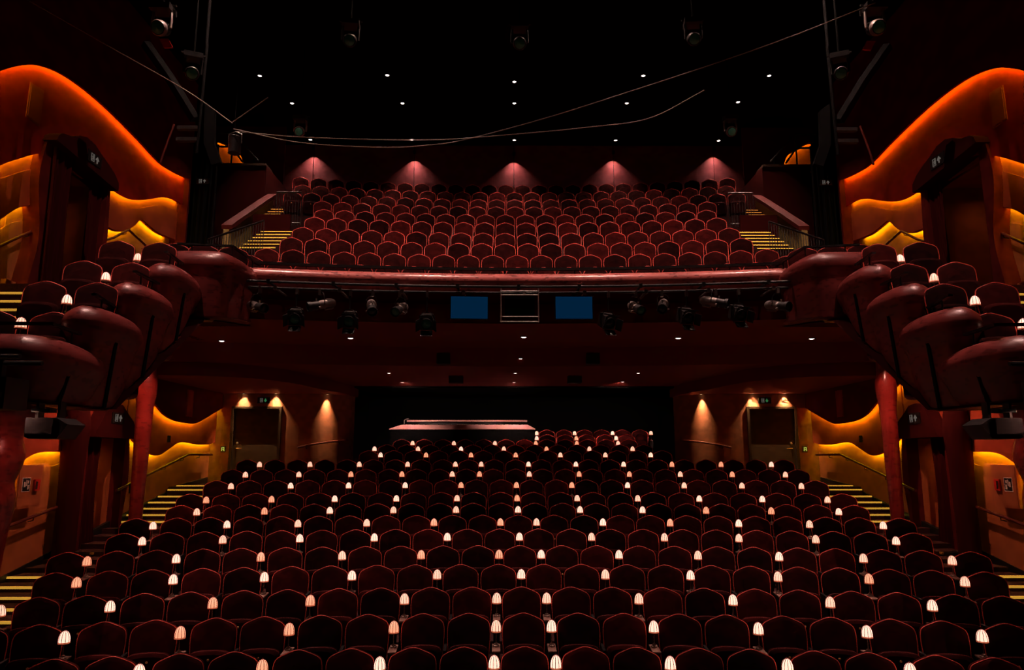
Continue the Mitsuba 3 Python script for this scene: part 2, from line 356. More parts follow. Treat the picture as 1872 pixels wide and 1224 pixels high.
for s in (-1, 1):
    sd = SIDE[s]
    # upper (gallery) wall: four layers, each hanging over the one below
    wu = struct(f'wall_gallery_{sd}', mir(prism(sbox(6.5, 3.4, 18.75, 13.4).difference(PORT_UP), -9.6, -9.42, 'yz'), s), 'plaster_terracotta', smooth=False)
    f3 = unary_union([region(UPPER_3A, 6.5, 13.8, 13.4)[0], region(UPPER_3B, 14.6, 18.75, 13.4)[0], sbox(13.0, 8.2, 15.2, 13.4)]).difference(PORT_UP)
    put('middle_layer', mir(prism(f3, -9.33, -9.28, 'yz'), s), 'plaster_rust', wu)
    f2 = unary_union([region(UPPER_2A, 6.5, 13.8, 13.4)[0], region(UPPER_2B, 14.6, 18.75, 13.4)[0], sbox(13.0, 9.2, 15.2, 13.4)]).difference(PORT_UP)
    put('hill_layer', mir(prism(f2, -9.19, -9.14, 'yz'), s), 'plaster_deep', wu)
    put('top_layer', mir(prism(region(UPPER_H, 6.5, 18.75, 13.4)[0], -9.05, -9.0, 'yz'), s), 'plaster_dark', wu)
    put('end_return', mir(bx(-9.6, -9.0, 18.7, 18.78, 5.5, 13.4), s), 'plaster_dark', wu, smooth=False)
    put('raised_panel', mir(prism(unary_union([region(offset_below(UPPER_2A, .34), 6.5, 12.92, 13.4)[0].intersection(sbox(6, 0, 20, 9)).buffer(0)]).union(sbox(0, 0, .01, .01)) if False else
                                  Polygon(np.vstack([smooth_pts(offset_below(UPPER_2A, .32), 60)[:48], smooth_pts(offset_below(UPPER_3A, -.02), 60)[:50][::-1]])).buffer(0), -9.30, -9.255, 'yz'), s), 'plaster_rust', wu)
    put('raised_panel', mir(prism(Polygon(np.vstack([smooth_pts(offset_below(UPPER_2B, .22), 60), smooth_pts(offset_below(UPPER_3B, -.02), 60)[::-1]])).buffer(0), -9.30, -9.255, 'yz'), s), 'plaster_rust', wu)
    put('raised_panel', mir(prism(Polygon(np.vstack([smooth_pts(offset_below(UPPER_3A, .30), 60)[:50], [(12.9, 5.2), (9.0, 3.6)]])).buffer(0), -9.44, -9.395, 'yz'), s), 'plaster_terracotta', wu)
    cove(UPPER_H, s, -9.05, .09, f'long amber light strip along the high wavy hill edge of the {sd} wall', (9.5, 18.6), 4, 1.05, COVE_HILL)
    cove(UPPER_2A, s, -9.19, .09, f'amber light strip along the wavy ledge stageward of the {sd} upper doorway, upper of two', (9.6, 13.12), 2.5, .8)
    cove(UPPER_3A, s, -9.33, .09, f'amber light strip along the wavy ledge stageward of the {sd} upper doorway, lower of two', (10.0, 13.0), 2.5, .8)
    cove(UPPER_2B, s, -9.19, .09, f'amber light strip along the wavy ledge behind the {sd} upper doorway, upper of two', (15.1, 18.6), 2.5, .8)
    cove(UPPER_3B, s, -9.33, .09, f'amber light strip along the peaked ledge above the {sd} gallery handrail', (15.2, 18.4), 2.5, .8)
    # lower (stalls) wall: three layers
    wl = struct(f'wall_stalls_{sd}', mir(prism(sbox(6.0, -.2, 20.6, 5.4).difference(PORT_LOW), -8.75, -8.58, 'yz'), s), 'plaster_terracotta', smooth=False)
    g2 = unary_union([region(LOW_N, 6.0, 14.05, 5.4)[0], region(LOW_L, 15.3, 20.6, 5.4)[0], sbox(13.9, 3.3, 15.5, 5.4)]).difference(PORT_LOW)
    put('middle_layer', mir(prism(g2, -8.49, -8.44, 'yz'), s), 'plaster_rust', wl)
    put('top_layer', mir(prism(region(LOW_U, 13.0, 20.6, 5.4)[0], -8.35, -8.3, 'yz'), s), 'plaster_dark', wl)
    put('raised_panel', mir(prism(Polygon(np.vstack([smooth_pts(offset_below(LOW_N, .26), 60), [(14.0, .9), (10.4, .3)]])).buffer(0), -8.60, -8.55, 'yz'), s), 'plaster_terracotta', wl)
    cove(LOW_U, s, -8.35, .09, f'amber light strip along the swooping upper edge of the {sd} stalls wall', (14.9, 20.3), 3, .75)
    cove(LOW_L, s, -8.49, .09, f'amber light strip along the lower wavy ledge above the {sd} stalls handrail', (15.6, 20.25), 3, .8)
    cove(LOW_N, s, -8.49, .09, f'amber light strip along the wavy ledge above the {sd} red fire cabinet panel', (10.6, 13.95), 3, 1.1)
    # dark raked skirting along the aisle stairs
    struct(f'baseboard_stalls_{sd}', mir(prism([(10.0, .0), (20.2, 1.9), (20.2, 2.36), (18.6, 2.22), (10.0, .52)], -8.60, -8.53, 'yz'), s), 'black', smooth=False)

# ------------------------------------------------------------------ chairs
HALF = [(0, .894), (.03, .892), (.07, .881), (.12, .862), (.17, .842), (.21, .822), (.233, .801), (.246, .773), (.253, .735), (.255, .66), (.249, .56), (.241, .47), (.234, .38)]
OUT = np.array([(-x, z) for x, z in HALF[:0:-1]] + HALF)          # from the lower left over the top to the lower right


def lean(v, z0=.42, k=.15):
    v = v.copy(); v[:, 1] += (v[:, 2] - z0) * k
    return v


def pad(out, levels, centre, close=True):
    """A cushion: the outline scaled about its centre at several depths. levels: (y, scale)."""
    rings = [np.column_stack([centre[0] + (out[:, 0] - centre[0]) * k, np.full(len(out), y), centre[1] + (out[:, 1] - centre[1]) * k]) for y, k in levels]
    v, f = grid(rings, cv=True); n = len(out); e = len(v) - n
    v = np.vstack([v, [[centre[0], levels[0][0], centre[1]], [centre[0], levels[-1][0] - .006, centre[1]]]]); j = np.arange(n)
    f = np.vstack([f, np.stack([(j + 1) % n, j, j * 0 + len(v) - 2], 1), np.stack([e + j, e + (j + 1) % n, j * 0 + len(v) - 1], 1)])
    return v, f[:, ::-1]


BACK = pad(OUT, [(.055, .96), (.04, 1), (-.012, 1), (-.026, .96), (-.034, .85), (-.038, .5)], (0, .62)); BACK = (lean(BACK[0]), BACK[1])


def piping(r, n=5, sx=1.0):
    q = np.column_stack([OUT[:, 0] * sx, np.full(len(OUT), -.016), OUT[:, 1]])
    return tube(lean(q), r, n)


CUSH = [(0, .582), (.09, .579), (.17, .568), (.212, .548), (.230, .51), (.234, .32), (.222, .20), (.17, .175), (0, .172)]
CO = np.array([(-x, z) for x, z in CUSH[:0:-1][1:]] + CUSH)
CUSHION = pad(CO, [(-.070, .97), (-.082, 1), (-.135, 1), (-.155, .95), (-.166, .8)], (0, .39))
CPIPE = tube(np.column_stack([CO[6:-7, 0] if False else np.array([p[0] for p in CO if p[1] > .48]), np.full(sum(1 for p in CO if p[1] > .48), -.135), np.array([p[1] for p in CO if p[1] > .48])]), .0032, 4)
PLATE = move(lathe([(0, 0), (.014, 0), (.014, .004), (.010, .007), (0, .007)], 10), (0, -.168, .49), rx=math.pi / 2)
ARM = cat([bx(.258, .292, -.30, .03, .525, .56), bx(.266, .284, -.24, .03, 0, .525)])
CONSOLE = bx(-.042, .042, -.20, .12, 0, .535)
FRAME = cat([bx(-.225, -.19, -.05, .05, 0, .50), bx(.19, .225, -.05, .05, 0, .50), bx(-.19, .19, .0, .03, .14, .18)])
TRAYM = bx(-.048, .048, -.22, .13, .535, .5505)
P = {}
for kname, mesh, sm in (('back', BACK, 50), ('cushion', CUSHION, 50), ('cpipe', CPIPE, True), ('plate', PLATE, 30), ('arm', ARM, False), ('console', CONSOLE, False), ('tray', TRAYM, False),
                        ('frame', FRAME, False), ('pipe_n', piping(.0062, 5), True), ('pipe_m', piping(.0075, 4), True), ('pipe_f', piping(.0095, 4), True)):
    P[kname] = mikit.ply(mesh, None, smooth=sm)
ref = lambda d, m: {**d, 'bsdf': {'type': 'ref', 'id': 'mat_' + m}}
rng = np.random.default_rng(7)
TONES = ['velvet', 'velvet', 'velvet', 'velvet_bright', 'velvet_dark']


def chair(name, label, cat_, group, to, near, tone=None, cushion=True, plate=True, arm=None):
    t = thing(name, label, cat_, group); tone = tone or TONES[rng.integers(len(TONES))]
    put('backrest', ref(P['back'], tone), None, t, to_world=to)
    put('piping', ref(P['pipe_n' if near == 2 else 'pipe_m' if near == 1 else 'pipe_f'], 'piping'), None, t, to_world=to)
    if cushion:
        c = put('seat_cushion', ref(P['cushion'], tone), None, t, to_world=to)
        if near == 2:
            put('piping', ref(P['cpipe'], 'piping_dull'), None, c, to_world=to)
        if plate:
            put('number_plate', ref(P['plate'], 'brass'), None, c, to_world=to)
    if arm:
        put('armrest', ref(P['arm'], 'black'), None, t, to_world=to)
    put('frame', ref(P['frame'], 'black'), None, t, to_world=to)
    return t


# table lamps: a ribbed dome shade on a thin stem
SH = [(.057, .715), (.0595, .742), (.0585, .768), (.054, .793), (.044, .820), (.029, .840), (.012, .8495), (.0, .851)]
SHADE = mikit.ply(lathe(SH, 14), None, smooth=True)
ribs = [tube([(r * 1.03 * math.cos(a), r * 1.03 * math.sin(a), z) for r, z in SH[:-1]], .0030, 3, cap=False) for a in np.arange(10) * math.pi / 5 + .2]
RIB = mikit.ply(cat(ribs + [tube([(.059 * math.cos(a), .059 * math.sin(a), .714) for a in np.linspace(0, 2 * math.pi, 19)], .0042, 4, cap=False), lathe([(.010, .849), (.007, .860), (0, .862)], 6)]), None, smooth=50)
TRIM = mikit.ply(lathe([(.0600, .7165), (.0612, .7165), (.0625, .729), (.0612, .731)], 14), None, smooth=True)
STAND = mikit.ply(lathe([(0, .552), (.040, .552), (.040, .566), (.030, .575), (.024, .576), (.022, .588), (.008, .594), (.0055, .61), (.0055, .71), (.012, .714), (.0, .718)], 12), None, smooth=40)
GLOW = [np.array([1.9, .92, .62]), np.array([2.2, 1.2, .88]), np.array([1.6, .56, .30])]


def lamp(label, to, group, cat_='table lamp'):
    t = thing('table_lamp', label, cat_, group)
    g = GLOW[[0, 1, 1, 0, 2][rng.integers(5)]] * K_LAMP
    sh = put('shade', ref(SHADE, 'white_paint'), None, t, to_world=to, emit=g, w=.15)
    put('trim', ref(TRIM, 'shade_trim'), None, sh, to_world=to, emit=np.array([.55, .13, .06]) * K_LAMP, w=.03)
    put('ribs', ref(RIB, 'shade_wire'), None, sh, to_world=to)
    put('stand', ref(STAND, 'lamp_metal'), None, t, to_world=to)
    c = thing('lamp_console', label.replace('small glowing dome table lamp', 'dark console under the lamp'), 'console', group.replace('table lamps', 'lamp consoles'))
    put('body', ref(P['console'], 'black'), None, c, to_world=to)
    put('tray', ref(P['tray'], 'tray'), None, c, to_world=to)


def pose(x, y, z, a, sx=1.0):
    return T().translate([float(x), float(y), float(z)]).rotate([0, 0, 1], -math.degrees(a)).scale([float(sx), 1, 1])


def on_arc(R, yc, u):
    a = u / R
    return R * math.sin(a), yc + R * math.cos(a), a


BACKSET = 0.09                                  # the backs stand a little behind the lamps
# the row at the picture's lower edge: only its tops show
R0 = STALLS[0][0] - .919 - YC
for i, u in enumerate([-2.714, -2.164, -1.507, -.957, -.30, .25, .907, 1.457]):
    x, y, a = on_arc(R0 + BACKSET, YC, u)
    chair('stalls_chair', f'red velvet stalls chair cut by the lower edge, {nth(i)} from left', 'stalls chair', 'stalls chairs', pose(x, y, -.155, a), 2, plate=False, cushion=False)
for i, (Y, z, u0, w, n, sg, el, er) in enumerate(STALLS):
    R = Y - YC; us, seats, arms = [u0], [], {}
    for k in range(n - 1):
        us.append(us[-1] + w * ((SEAT + TRAY) if sg == k else 2 * SEAT + TRAY))
    hs, ht = w * SEAT, w * (SEAT + TRAY) / 2
    for e in range(el):
        seats.append((us[0] - ht - e * hs, 'T' if e == 0 else 'A'))
    for k in range(n):
        if k == n - 1:
            seats += [(us[k] + ht + e * hs, 'A' if e < er - 1 else '') for e in range(er)]
        elif sg == k:
            seats.append((us[k] + ht, 'T'))
        else:
            seats += [(us[k] + ht, 'A'), (us[k + 1] - ht, 'T')]
    if el == 0:
        seats = [(u, kind) for u, kind in seats]
    seats.sort(); row = f'{ORD[i]} lamp row' if i else 'front lamp row'
    near = 2 if i < 5 else 1 if i < 11 else 0
    for q, (u, kind) in enumerate(seats):
        x, y, a = on_arc(R + BACKSET, YC, u)
        chair('stalls_chair', f'red velvet stalls chair, {row} from the stage, {nth(q)} from left', 'stalls chair', 'stalls chairs', pose(x, y, z, a, w), near,
              plate=i < 12, arm=kind == 'A' and i < 9)
    for q, u in enumerate(us):
        x, y, a = on_arc(R, YC, u)
        lamp(f'small glowing dome table lamp, {row} from the stage, {nth(q)} from left', pose(x, y, z, a), 'table lamps between the stalls chairs')

# balcony chairs
for i, (Y, z, w, n) in enumerate(BALC):
    R = Y - YB
    for q in range(n):
        u = (q - (n - 1) / 2) * .55 * w; x, y, a = on_arc(R, YB, u)
        bare = i == 7 and q in (0, 1, n - 2, n - 1)
        chair('balcony_chair', f'red velvet balcony chair, {ORD[i]} row of the balcony, {nth(q)} from left', 'balcony chair', 'balcony chairs',
              pose(x, y, z, a, w * .985), 0, cushion=bare, plate=bare)

# ------------------------------------------------------------------ side galleries: stepped floor, parapets, chairs, handrails, columns
RAILM = 'black'
def parapet_mesh(path, zt, zb, n=64, flare=.03):
    q = smooth_pts(path, n); t = np.gradient(q, axis=0); t /= np.linalg.norm(t, axis=1, keepdims=True)
    out = np.column_stack([t[:, 1], -t[:, 0]])                     # towards the hall
    sarc = np.r_[0, np.cumsum(np.linalg.norm(np.diff(q, axis=0), axis=1))]; ztv, zbv = zt(q, sarc / sarc[-1]), zb(q)
    prof = [(-.40, None), (-.12, None), (-.075, None), (-.012, -.50), (0, -.43), (flare, -.36), (flare + .035, -.28), (flare + .04, -.20), (flare + .012, -.11), (-.03, -.045), (-.09, -.010), (-.145, 0), (-.195, -.018), (-.23, -.07), (-.24, -.14), (-.24, -.55)]
    rows = []
    for o, dz in prof:
        z = zbv + (.045 if o == -.075 else 0) if dz is None else ztv + dz
        rows.append(np.column_stack([q + out * o, np.maximum(z, zbv - .001)]))
    v, f = grid(np.array(rows))
    return v, f


def sheared(m, c, z0, z1):
    v = m[0] + [c[0], c[1], 0]; v[:, 0] -= .068 * (z1 - v[:, 2]) / (z1 - z0)
    return v, m[1]


def bottom_line(q):
    y = q[:, 1]
    return np.where(y < 9.0, 3.48, np.minimum(3.48 + (y - 9.0) * .70, 5.15)) + np.clip(y - 11.4, 0, 2) * .12


MODS = [('A', [(-9.0, 7.30), (-6.4, 7.31), (-5.45, 7.32), (-5.20, 7.40), (-5.08, 7.66), (-5.08, 8.1), (-5.15, 8.55), (-5.32, 8.98), (-5.58, 9.2)], 4.20),
        ('B', [(-5.56, 8.95), (-5.55, 8.60), (-5.44, 8.38), (-5.28, 8.33), (-5.13, 8.48), (-5.09, 8.8), (-5.12, 9.2), (-5.24, 9.6), (-5.42, 10.0), (-5.65, 10.15)], 4.72),
        ('C', [(-5.60, 9.90), (-5.58, 9.55), (-5.47, 9.34), (-5.31, 9.29), (-5.16, 9.44), (-5.12, 9.75), (-5.15, 10.1), (-5.24, 10.4), (-5.40, 10.8), (-5.65, 10.95)], 5.25),
        ('D', [(-5.62, 10.8), (-5.60, 10.46), (-5.49, 10.27), (-5.33, 10.22), (-5.18, 10.36), (-5.14, 10.6), (-5.17, 10.95), (-5.26, 11.3), (-5.40, 11.65), (-5.6, 11.8)], 5.78),
        ('E', [(-6.6, 11.7), (-5.95, 11.46), (-5.55, 11.40), (-5.12, 11.42), (-4.90, 11.55), (-4.80, 11.9), (-4.80, 12.4), (-4.86, 12.85), (-4.93, 13.2)], 6.32)]
BOXNAME = ['front', 'second', 'third', 'fourth', 'rearmost']
GROOVE = [(-5.075, 7.86), (-5.10, 8.79), (-5.125, 9.70), (-5.15, 10.62)]
for s in (-1, 1):
    sd = SIDE[s]
    fl = [(7.45, 8.86, 3.73), (8.86, 9.75, 4.29), (9.75, 10.62, 4.83), (10.62, 11.62, 5.38), (11.62, 13.6, 5.77)]
    fm = []
    for k, (a, b, z) in enumerate(fl):
        fm += [bx(-9.42, -5.30 if k < 4 else -5.1, a, b, z - .10, z), bx(-9.42, -5.30 if k < 4 else -5.1, a, a + .06, (fl[k - 1][2] if k else z) - .10, z)]
    struct(f'floor_gallery_{sd}', mir(cat(fm + [bx(-9.42, -6.7, 13.6, 18.7, 5.85, 6.1)]), s), 'carpet', smooth=False)
    und = [(7.31, 3.47), (9.0, 3.50), (11.4, 5.12), (13.7, 5.42)]
    struct(f'ceiling_gallery_{sd}', mir(grid([[(-5.12, y, z) for y, z in und], [(-8.8, y, z) for y, z in und]]), s), 'plaster_darkened', smooth=False)
    struct(f'ceiling_side_{sd}', mir(bx(-9.4, -5.3, 13.6, 20.5, 5.42, 5.5), s), 'soffit', smooth=False)
    for k, (nm, path, zt) in enumerate(MODS):
        drop = (lambda q, u, zt=zt: zt - .10 * np.clip((u - .72) / .28, 0, 1) ** 1.5) if k < 4 else (lambda q, u, zt=zt: zt - .02 * u)
        t = thing('box_parapet', f'dark red polished plaster box parapet with rounded top, {BOXNAME[k]} box on the {sd}', 'parapet', 'stepped box parapets')
        put('shell', mir(parapet_mesh(path, drop, bottom_line), s), 'parapet', t, smooth=60)
        if k < 4:
            gy = GROOVE[k][1]; q = smooth_pts(path, 200)[70:]; gx = float(q[np.abs(q[:, 1] - gy).argmin(), 0]); z0, z1 = float(bottom_line(np.array([[gx, gy]]))[0]) + .03, zt - .40
            put('groove', mir(sheared(bx(-.06, .012, -.022, .022, z0, z1), (gx, gy), z0, z1), s), 'black_matte', t, smooth=False)
            put('groove_trim', mir(sheared(bx(-.06, .016, .024, .034, z0, z1), (gx, gy), z0, z1), s), 'housing', t, smooth=False)
    # flat dark handrails over the parapets
    rails = [[(-6.6, 7.58), (-5.7, 7.60), (-5.16, 7.64), (-5.23, 8.26)], [(-5.22, 8.47), (-5.45, 9.52)], [(-5.25, 9.40), (-5.27, 10.06)], [(-5.28, 10.26), (-5.34, 10.9)], [(-5.75, 11.60), (-4.90, 11.74), (-4.86, 12.95)]]
    for k, r in enumerate(rails):
        zt = MODS[k][2]; t = thing('box_handrail', f'flat dark handrail on short posts above the {BOXNAME[k]} box parapet on the {sd}', 'handrail', 'box handrails')
        p = np.array(r, float); segs = []
        for a, b in zip(p[:-1], p[1:]):
            d = (b - a) / np.linalg.norm(b - a); nn = np.array([-d[1], d[0]]) * .028
            c4 = [a - d * .02 + nn, a - d * .02 - nn, b + d * .02 - nn, b + d * .02 + nn]
            segs.append((np.array([[*c, zt + .125] for c in c4] + [[*c, zt + .155] for c in c4]), BOXF if False else BOXF[:, ::-1]))
        put('rail', mir(cat(segs), s), 'black', t, smooth=False)
        posts = [p[0] * .75 + p[1] * .25, p[-2] * .25 + p[-1] * .75] + ([p[1]] if len(p) > 2 else [])
        for c in posts:
            put('post', mir(tube([(c[0], c[1], zt - .02), (c[0], c[1], zt + .13)], .011, 6), s), 'black', t)
    # box chairs and lamps
    spots = [[(-5.62, 8.35), (-6.26, 8.25), (-5.91, 8.24, 4.465)], [(-5.60, 9.14), (-6.23, 9.06), (-5.95, 9.11, 4.94)], [(-5.70, 10.10), (-6.34, 10.0), (-6.02, 10.05, 5.49)], [(-5.72, 10.90), (-6.33, 10.8), (-6.03, 10.88, 6.015)]]
    for k, (c1, c2, lp) in enumerate(spots):
        for q, c in enumerate((c1, c2)):
            chair('box_chair', f'red velvet chair in the {BOXNAME[k]} {sd} side box, {"beside its parapet" if q == 0 else "on its wall side"}', 'box chair', 'box chairs',
                  pose(c[0] * -s, c[1], fl[k][2], .2 * s), 1, plate=False)
        lz = lp[2] - .785
        if True:
            to = T().translate([lp[0] * -s, lp[1], lz]).rotate([0, 0, 1], -11.0 * s)
            lamp(f'small glowing dome table lamp between the two chairs of the {BOXNAME[k]} {sd} side box', to, 'table lamps in the side boxes')
    for q, c in enumerate([(-6.12, 12.2), (-5.62, 12.27), (-5.14, 12.42), (-5.02, 12.98)]):
        chair('box_chair', f'red velvet chair in the {sd} corner box beside the balcony, {nth(q)} from the wall', 'box chair', 'box chairs', pose(c[0] * -s, c[1], 5.77, (.15 + .15 * q) * s), 1, plate=False)

# columns: bulging dark red plaster
COL1 = [(.19, 1.0), (.135, 1.15), (.125, 1.6), (.130, 2.2), (.142, 2.9), (.152, 3.4), (.155, 3.75), (.165, 3.95), (.190, 4.15), (.20, 4.3), (.19, 4.45), (.16, 4.58), (.15, 4.75), (.17, 5.3)]
COL2 = [(.20, .9), (.19, 1.3), (.19, 2.0), (.20, 2.6), (.215, 3.0), (.235, 3.3), (.24, 3.5), (.22, 3.68), (.20, 3.85), (.22, 4.3)]
COL3 = [(.24, .0), (.18, .5), (.185, 1.2), (.215, 1.7), (.25, 2.0), (.275, 2.2), (.27, 2.36), (.245, 2.5), (.245, 2.58), (.29, 2.72), (.325, 2.86), (.33, 2.98), (.30, 3.10), (.285, 3.2), (.33, 3.35), (.43, 3.5), (.47, 3.9)]
for s in (-1, 1):
    sd = SIDE[s]
    single('column', mir(lathe(smooth_pts(COL1, 60), 28, (-7.50, 14.4, 0)), s), 'column_red', f'slender dark red column with a bulging top behind the {sd} lower doorway', 'column', smooth=True)
    single('column', mir(lathe(smooth_pts(COL2, 50), 28, (-8.30, 13.50, 0)), s), 'plaster_darkened', f'dark shaded column between the {sd} lower doorway and the red fire cabinet', 'column', smooth=True)  # the shade on this column is put into its near-black colour
    single('column', mir(lathe(smooth_pts(COL3, 80), 32, (-7.55, 10.45, 0)), s), 'column_red', f'thick glossy red column with several bulges at the {sd} edge', 'column', smooth=True)

# ------------------------------------------------------------------ doorways with curtains
def curtain_mesh(y0, y1, z0, z1, x, amp=.045, folds=5, gather=0.0, n=60):
    u = np.linspace(0, 1, n); Z = np.linspace(z1, z0, 9); P = []
    for i, z in enumerate(Z):
        k = i / 8; yy = y0 + (y1 - y0) * (u * (1 - gather * math.sin(math.pi * k)) + 0)
        P.append(np.column_stack([x + amp * np.sin(u * folds * 2 * np.pi + .5 * k) * (.6 + .5 * k) + .02 * np.sin(u * 17 + 2 * k), yy, np.full(n, z)]))
    return grid(np.array(P))


def exit_sign(p, h, rz, up=True, where=''):
    """A dark lit sign: a man in a doorway and an arrow."""
    t = thing('exit_sign', f'dark exit sign with running man and arrow, {where}', 'exit sign')
    w = 2.05 * h; to = T().translate([float(v) for v in p]).rotate([0, 0, 1], math.degrees(rz))
    put('box', bx(-w / 2, w / 2, 0, .05, -h / 2, h / 2), 'black', t, smooth=False, to_world=to)
    m = h * .34; man = []
    fr = [(-1.75, -1), (-.35, -1), (-.35, 1), (-1.75, 1)]
    fr = Polygon(fr).difference(sbox(-1.55, -.85, -.55, .85)); body = unary_union([Polygon([(-1.30, -.7), (-1.1, -.7), (-.95, -.1), (-.75, -.55), (-.6, -.5), (-.8, .25), (-.62, .1), (-.55, .2), (-.85, .5), (-1.2, .35), (-1.4, .05), (-1.3, -.02), (-1.1, .15)]).buffer(0), Polygon([(-.86 + .14 * math.cos(a), .66 + .14 * math.sin(a)) for a in np.linspace(0, 6.28, 9)[:-1]])])
    arr = Polygon([(.75, -.9), (1.15, -.9), (1.15, .15), (1.5, -.2), (1.75, .05), (.95, .9), (.15, .05), (.4, -.2), (.75, .15)])
    if not up:
        arr = Polygon([(x, -z) for x, z in arr.exterior.coords])
    from shapely.affinity import scale
    sc = lambda g: scale(g, m, m, origin=(0, 0))
    e = np.array([.09, .078, .066])
    put('doorway_symbol', prism(sc(unary_union([fr, body])), -.008, .001, 'xz'), 'black', t, smooth=False, to_world=to, emit=e * .8, w=.05)
    put('arrow', prism(sc(arr), -.008, .001, 'xz'), 'black', t, smooth=False, to_world=to, emit=(np.array([.02, .13, .045]) if not up else e), w=.05)


LOWHEAD = [(13.92, 3.30), (13.98, 3.42), (14.12, 3.60), (14.25, 3.80), (14.40, 3.94), (14.60, 4.0), (14.85, 3.97), (15.02, 3.85), (15.15, 3.76), (15.32, 3.66), (15.44, 3.50), (15.50, 3.30)]
UPHEAD = [(12.88, 8.92), (12.93, 9.04), (13.05, 9.13), (13.22, 9.17), (13.38, 9.20), (13.55, 9.32), (13.8, 9.40), (14.08, 9.38), (14.35, 9.27), (14.62, 9.18), (14.9, 9.06), (15.08, 8.92), (15.10, 8.74), (14.95, 8.74)]
for s in (-1, 1):
    sd = SIDE[s]
    t = thing('doorway', f'dark red wavy doorway surround with curtains into the {sd} side of the stalls', 'doorway')
    put('header', mir(prism(LOWHEAD, -8.62, -8.18, 'yz'), s), 'plaster_darkened', t)
    wav = lambda y, a, z0, z1, ph, wd: [(y + a * math.sin(z * 2.6 + ph), z) for z in np.linspace(z0, z1, 16)] + [(y + wd, z1), (y + wd, z0)]
    put('jamb', mir(prism(Polygon(wav(15.58, .07, 1.0, 3.34, 1.2, -.17)).buffer(0), -8.62, -8.36, 'yz'), s), 'plaster_dark', t)
    put('jamb', mir(prism(Polygon(wav(13.86, .05, 1.0, 3.34, .2, .2)).buffer(0), -8.62, -8.36, 'yz'), s), 'plaster_dark', t)
    put('corridor', mir(cat([bx(-10.4, -10.3, 13.3, 16.4, 1.1, 3.6), bx(-10.35, -8.7, 15.75, 15.85, 1.1, 3.6), bx(-10.35, -8.7, 13.5, 13.6, 1.1, 3.6), bx(-10.4, -8.7, 13.4, 15.9, 3.5, 3.6), bx(-10.4, -8.55, 13.4, 15.9, 1.05, 1.13)]), s), 'plaster_terracotta', t, smooth=False)
    put('sill', mir(bx(-8.6, -7.9, 13.7, 15.5, .98, 1.16), s), 'black', t, smooth=False)
    put('sill_nosing', mir(bx(-7.93, -7.88, 13.7, 15.5, 1.13, 1.17), s), 'gold', t, smooth=False)
    single('curtain', mir(curtain_mesh(14.02, 14.62, 1.17, 3.32, -8.42, folds=5, gather=.12), s), 'curtain', f'dark red pleated curtain at the stage side of the {sd} lower doorway', 'curtain', smooth=True)
    spot(f'unseen_corridor_light_{sd}', (9.5 * s, 15.0, 3.4), (9.7 * s, 15.2, 1.0), .6, np.array([1, .40, .12]), 75, 50, 1)  # lamp out of view, lights the corridor inside the lower doorway
    t = thing('doorway', f'dark red wavy doorway surround with curtains high on the {sd} gallery wall', 'doorway')
    put('header', mir(prism(UPHEAD, -9.40, -8.86, 'yz'), s), 'plaster_darkened', t)
    put('jamb', mir(prism(Polygon(wav(12.92, .09, 5.9, 8.95, 2.2, .24)).buffer(0), -9.40, -9.08, 'yz'), s), 'plaster_dark', t)
    put('jamb', mir(prism(Polygon(wav(15.06, .03, 5.9, 8.80, .5, -.13)).buffer(0), -9.40, -9.0, 'yz'), s), 'plaster_dark', t)
    put('corridor', mir(cat([bx(-11.5, -9.4, 15.6, 15.7, 5.9, 9.2), bx(-11.6, -9.4, 12.6, 15.7, 9.05, 9.2), bx(-11.6, -9.3, 12.6, 15.7, 6.0, 6.1), bx(-11.5, -9.4, 12.55, 12.65, 5.9, 9.2)]), s), 'plaster_terracotta', t, smooth=False)
    put('corridor_end', mir(bx(-11.6, -11.5, 12.6, 16.2, 5.9, 9.2), s), 'olive' if s > 0 else 'plaster_terracotta', t, smooth=False)
    single('curtain', mir(curtain_mesh(14.45, 14.97, 6.1, 8.76, -9.12, folds=4, gather=.10), s), 'curtain', f'dark red pleated curtain at the rear side of the {sd} upper doorway', 'curtain', smooth=True)
    if s < 0:
        single('curtain', curtain_mesh(13.10, 13.75, 6.1, 8.88, -9.05, folds=5, gather=.05), 'curtain', 'dark red pleated curtain at the stage side of the left upper doorway', 'curtain', smooth=True)
    spot(f'landing_light_{sd}', (10.6 * s, 14.6, 8.9), (10.9 * s, 15.0, 6.0), .35, np.array([1, .40, .12]), 75, 50, 1)
    exit_sign((-8.84 * -s, 14.10, 9.06), .24, -math.pi / 2 * -s if False else (math.pi / 2 if s < 0 else -math.pi / 2), True, f'above the {sd} upper doorway')
    exit_sign((-8.16 * -s, 14.68, 3.70), .22, (math.pi / 2 if s < 0 else -math.pi / 2), True, f'above the {sd} lower doorway')
    exit_sign((-7.12 * -s, 20.22, 4.50), .17, 0, False, f'above the {sd} rear door')
    exit_sign((-8.72 * -s, 18.88, 10.50), .17, 0, True, f'on the drape past the {sd} gallery wall')

# ------------------------------------------------------------------ downlights (each with its own beam)
def downlight(x, y, z, label, inten, r=.055, glow=6.0, color=HOUSE, cut=52, beam=22, group=None, aim=None, w=1.0, cat_='downlight'):
    t = thing('downlight', label, cat_, group)
    put('rim', lathe([(r * 1.35, 0), (r * 1.35, -.012), (r * 1.02, -.012), (r, .004), (r, .03)], 14, (x, y, z)), 'black', t)
    m = lathe([(0, -.45 * r), (.5 * r, -.40 * r), (.85 * r, -.22 * r), (r, .004)], 12, (x, y, z))
    put('bulb', m, 'white_paint', t, smooth=False, emit=np.asarray(color) / max(color) * glow + [0, .2 * glow, .2 * glow], w=.15)
    if inten > 0:
        spot(t + '_beam', (x, y, z - .5 * r - .01), aim if aim is not None else (x, y, z - 5), inten, color, cut, beam, w)
    return t


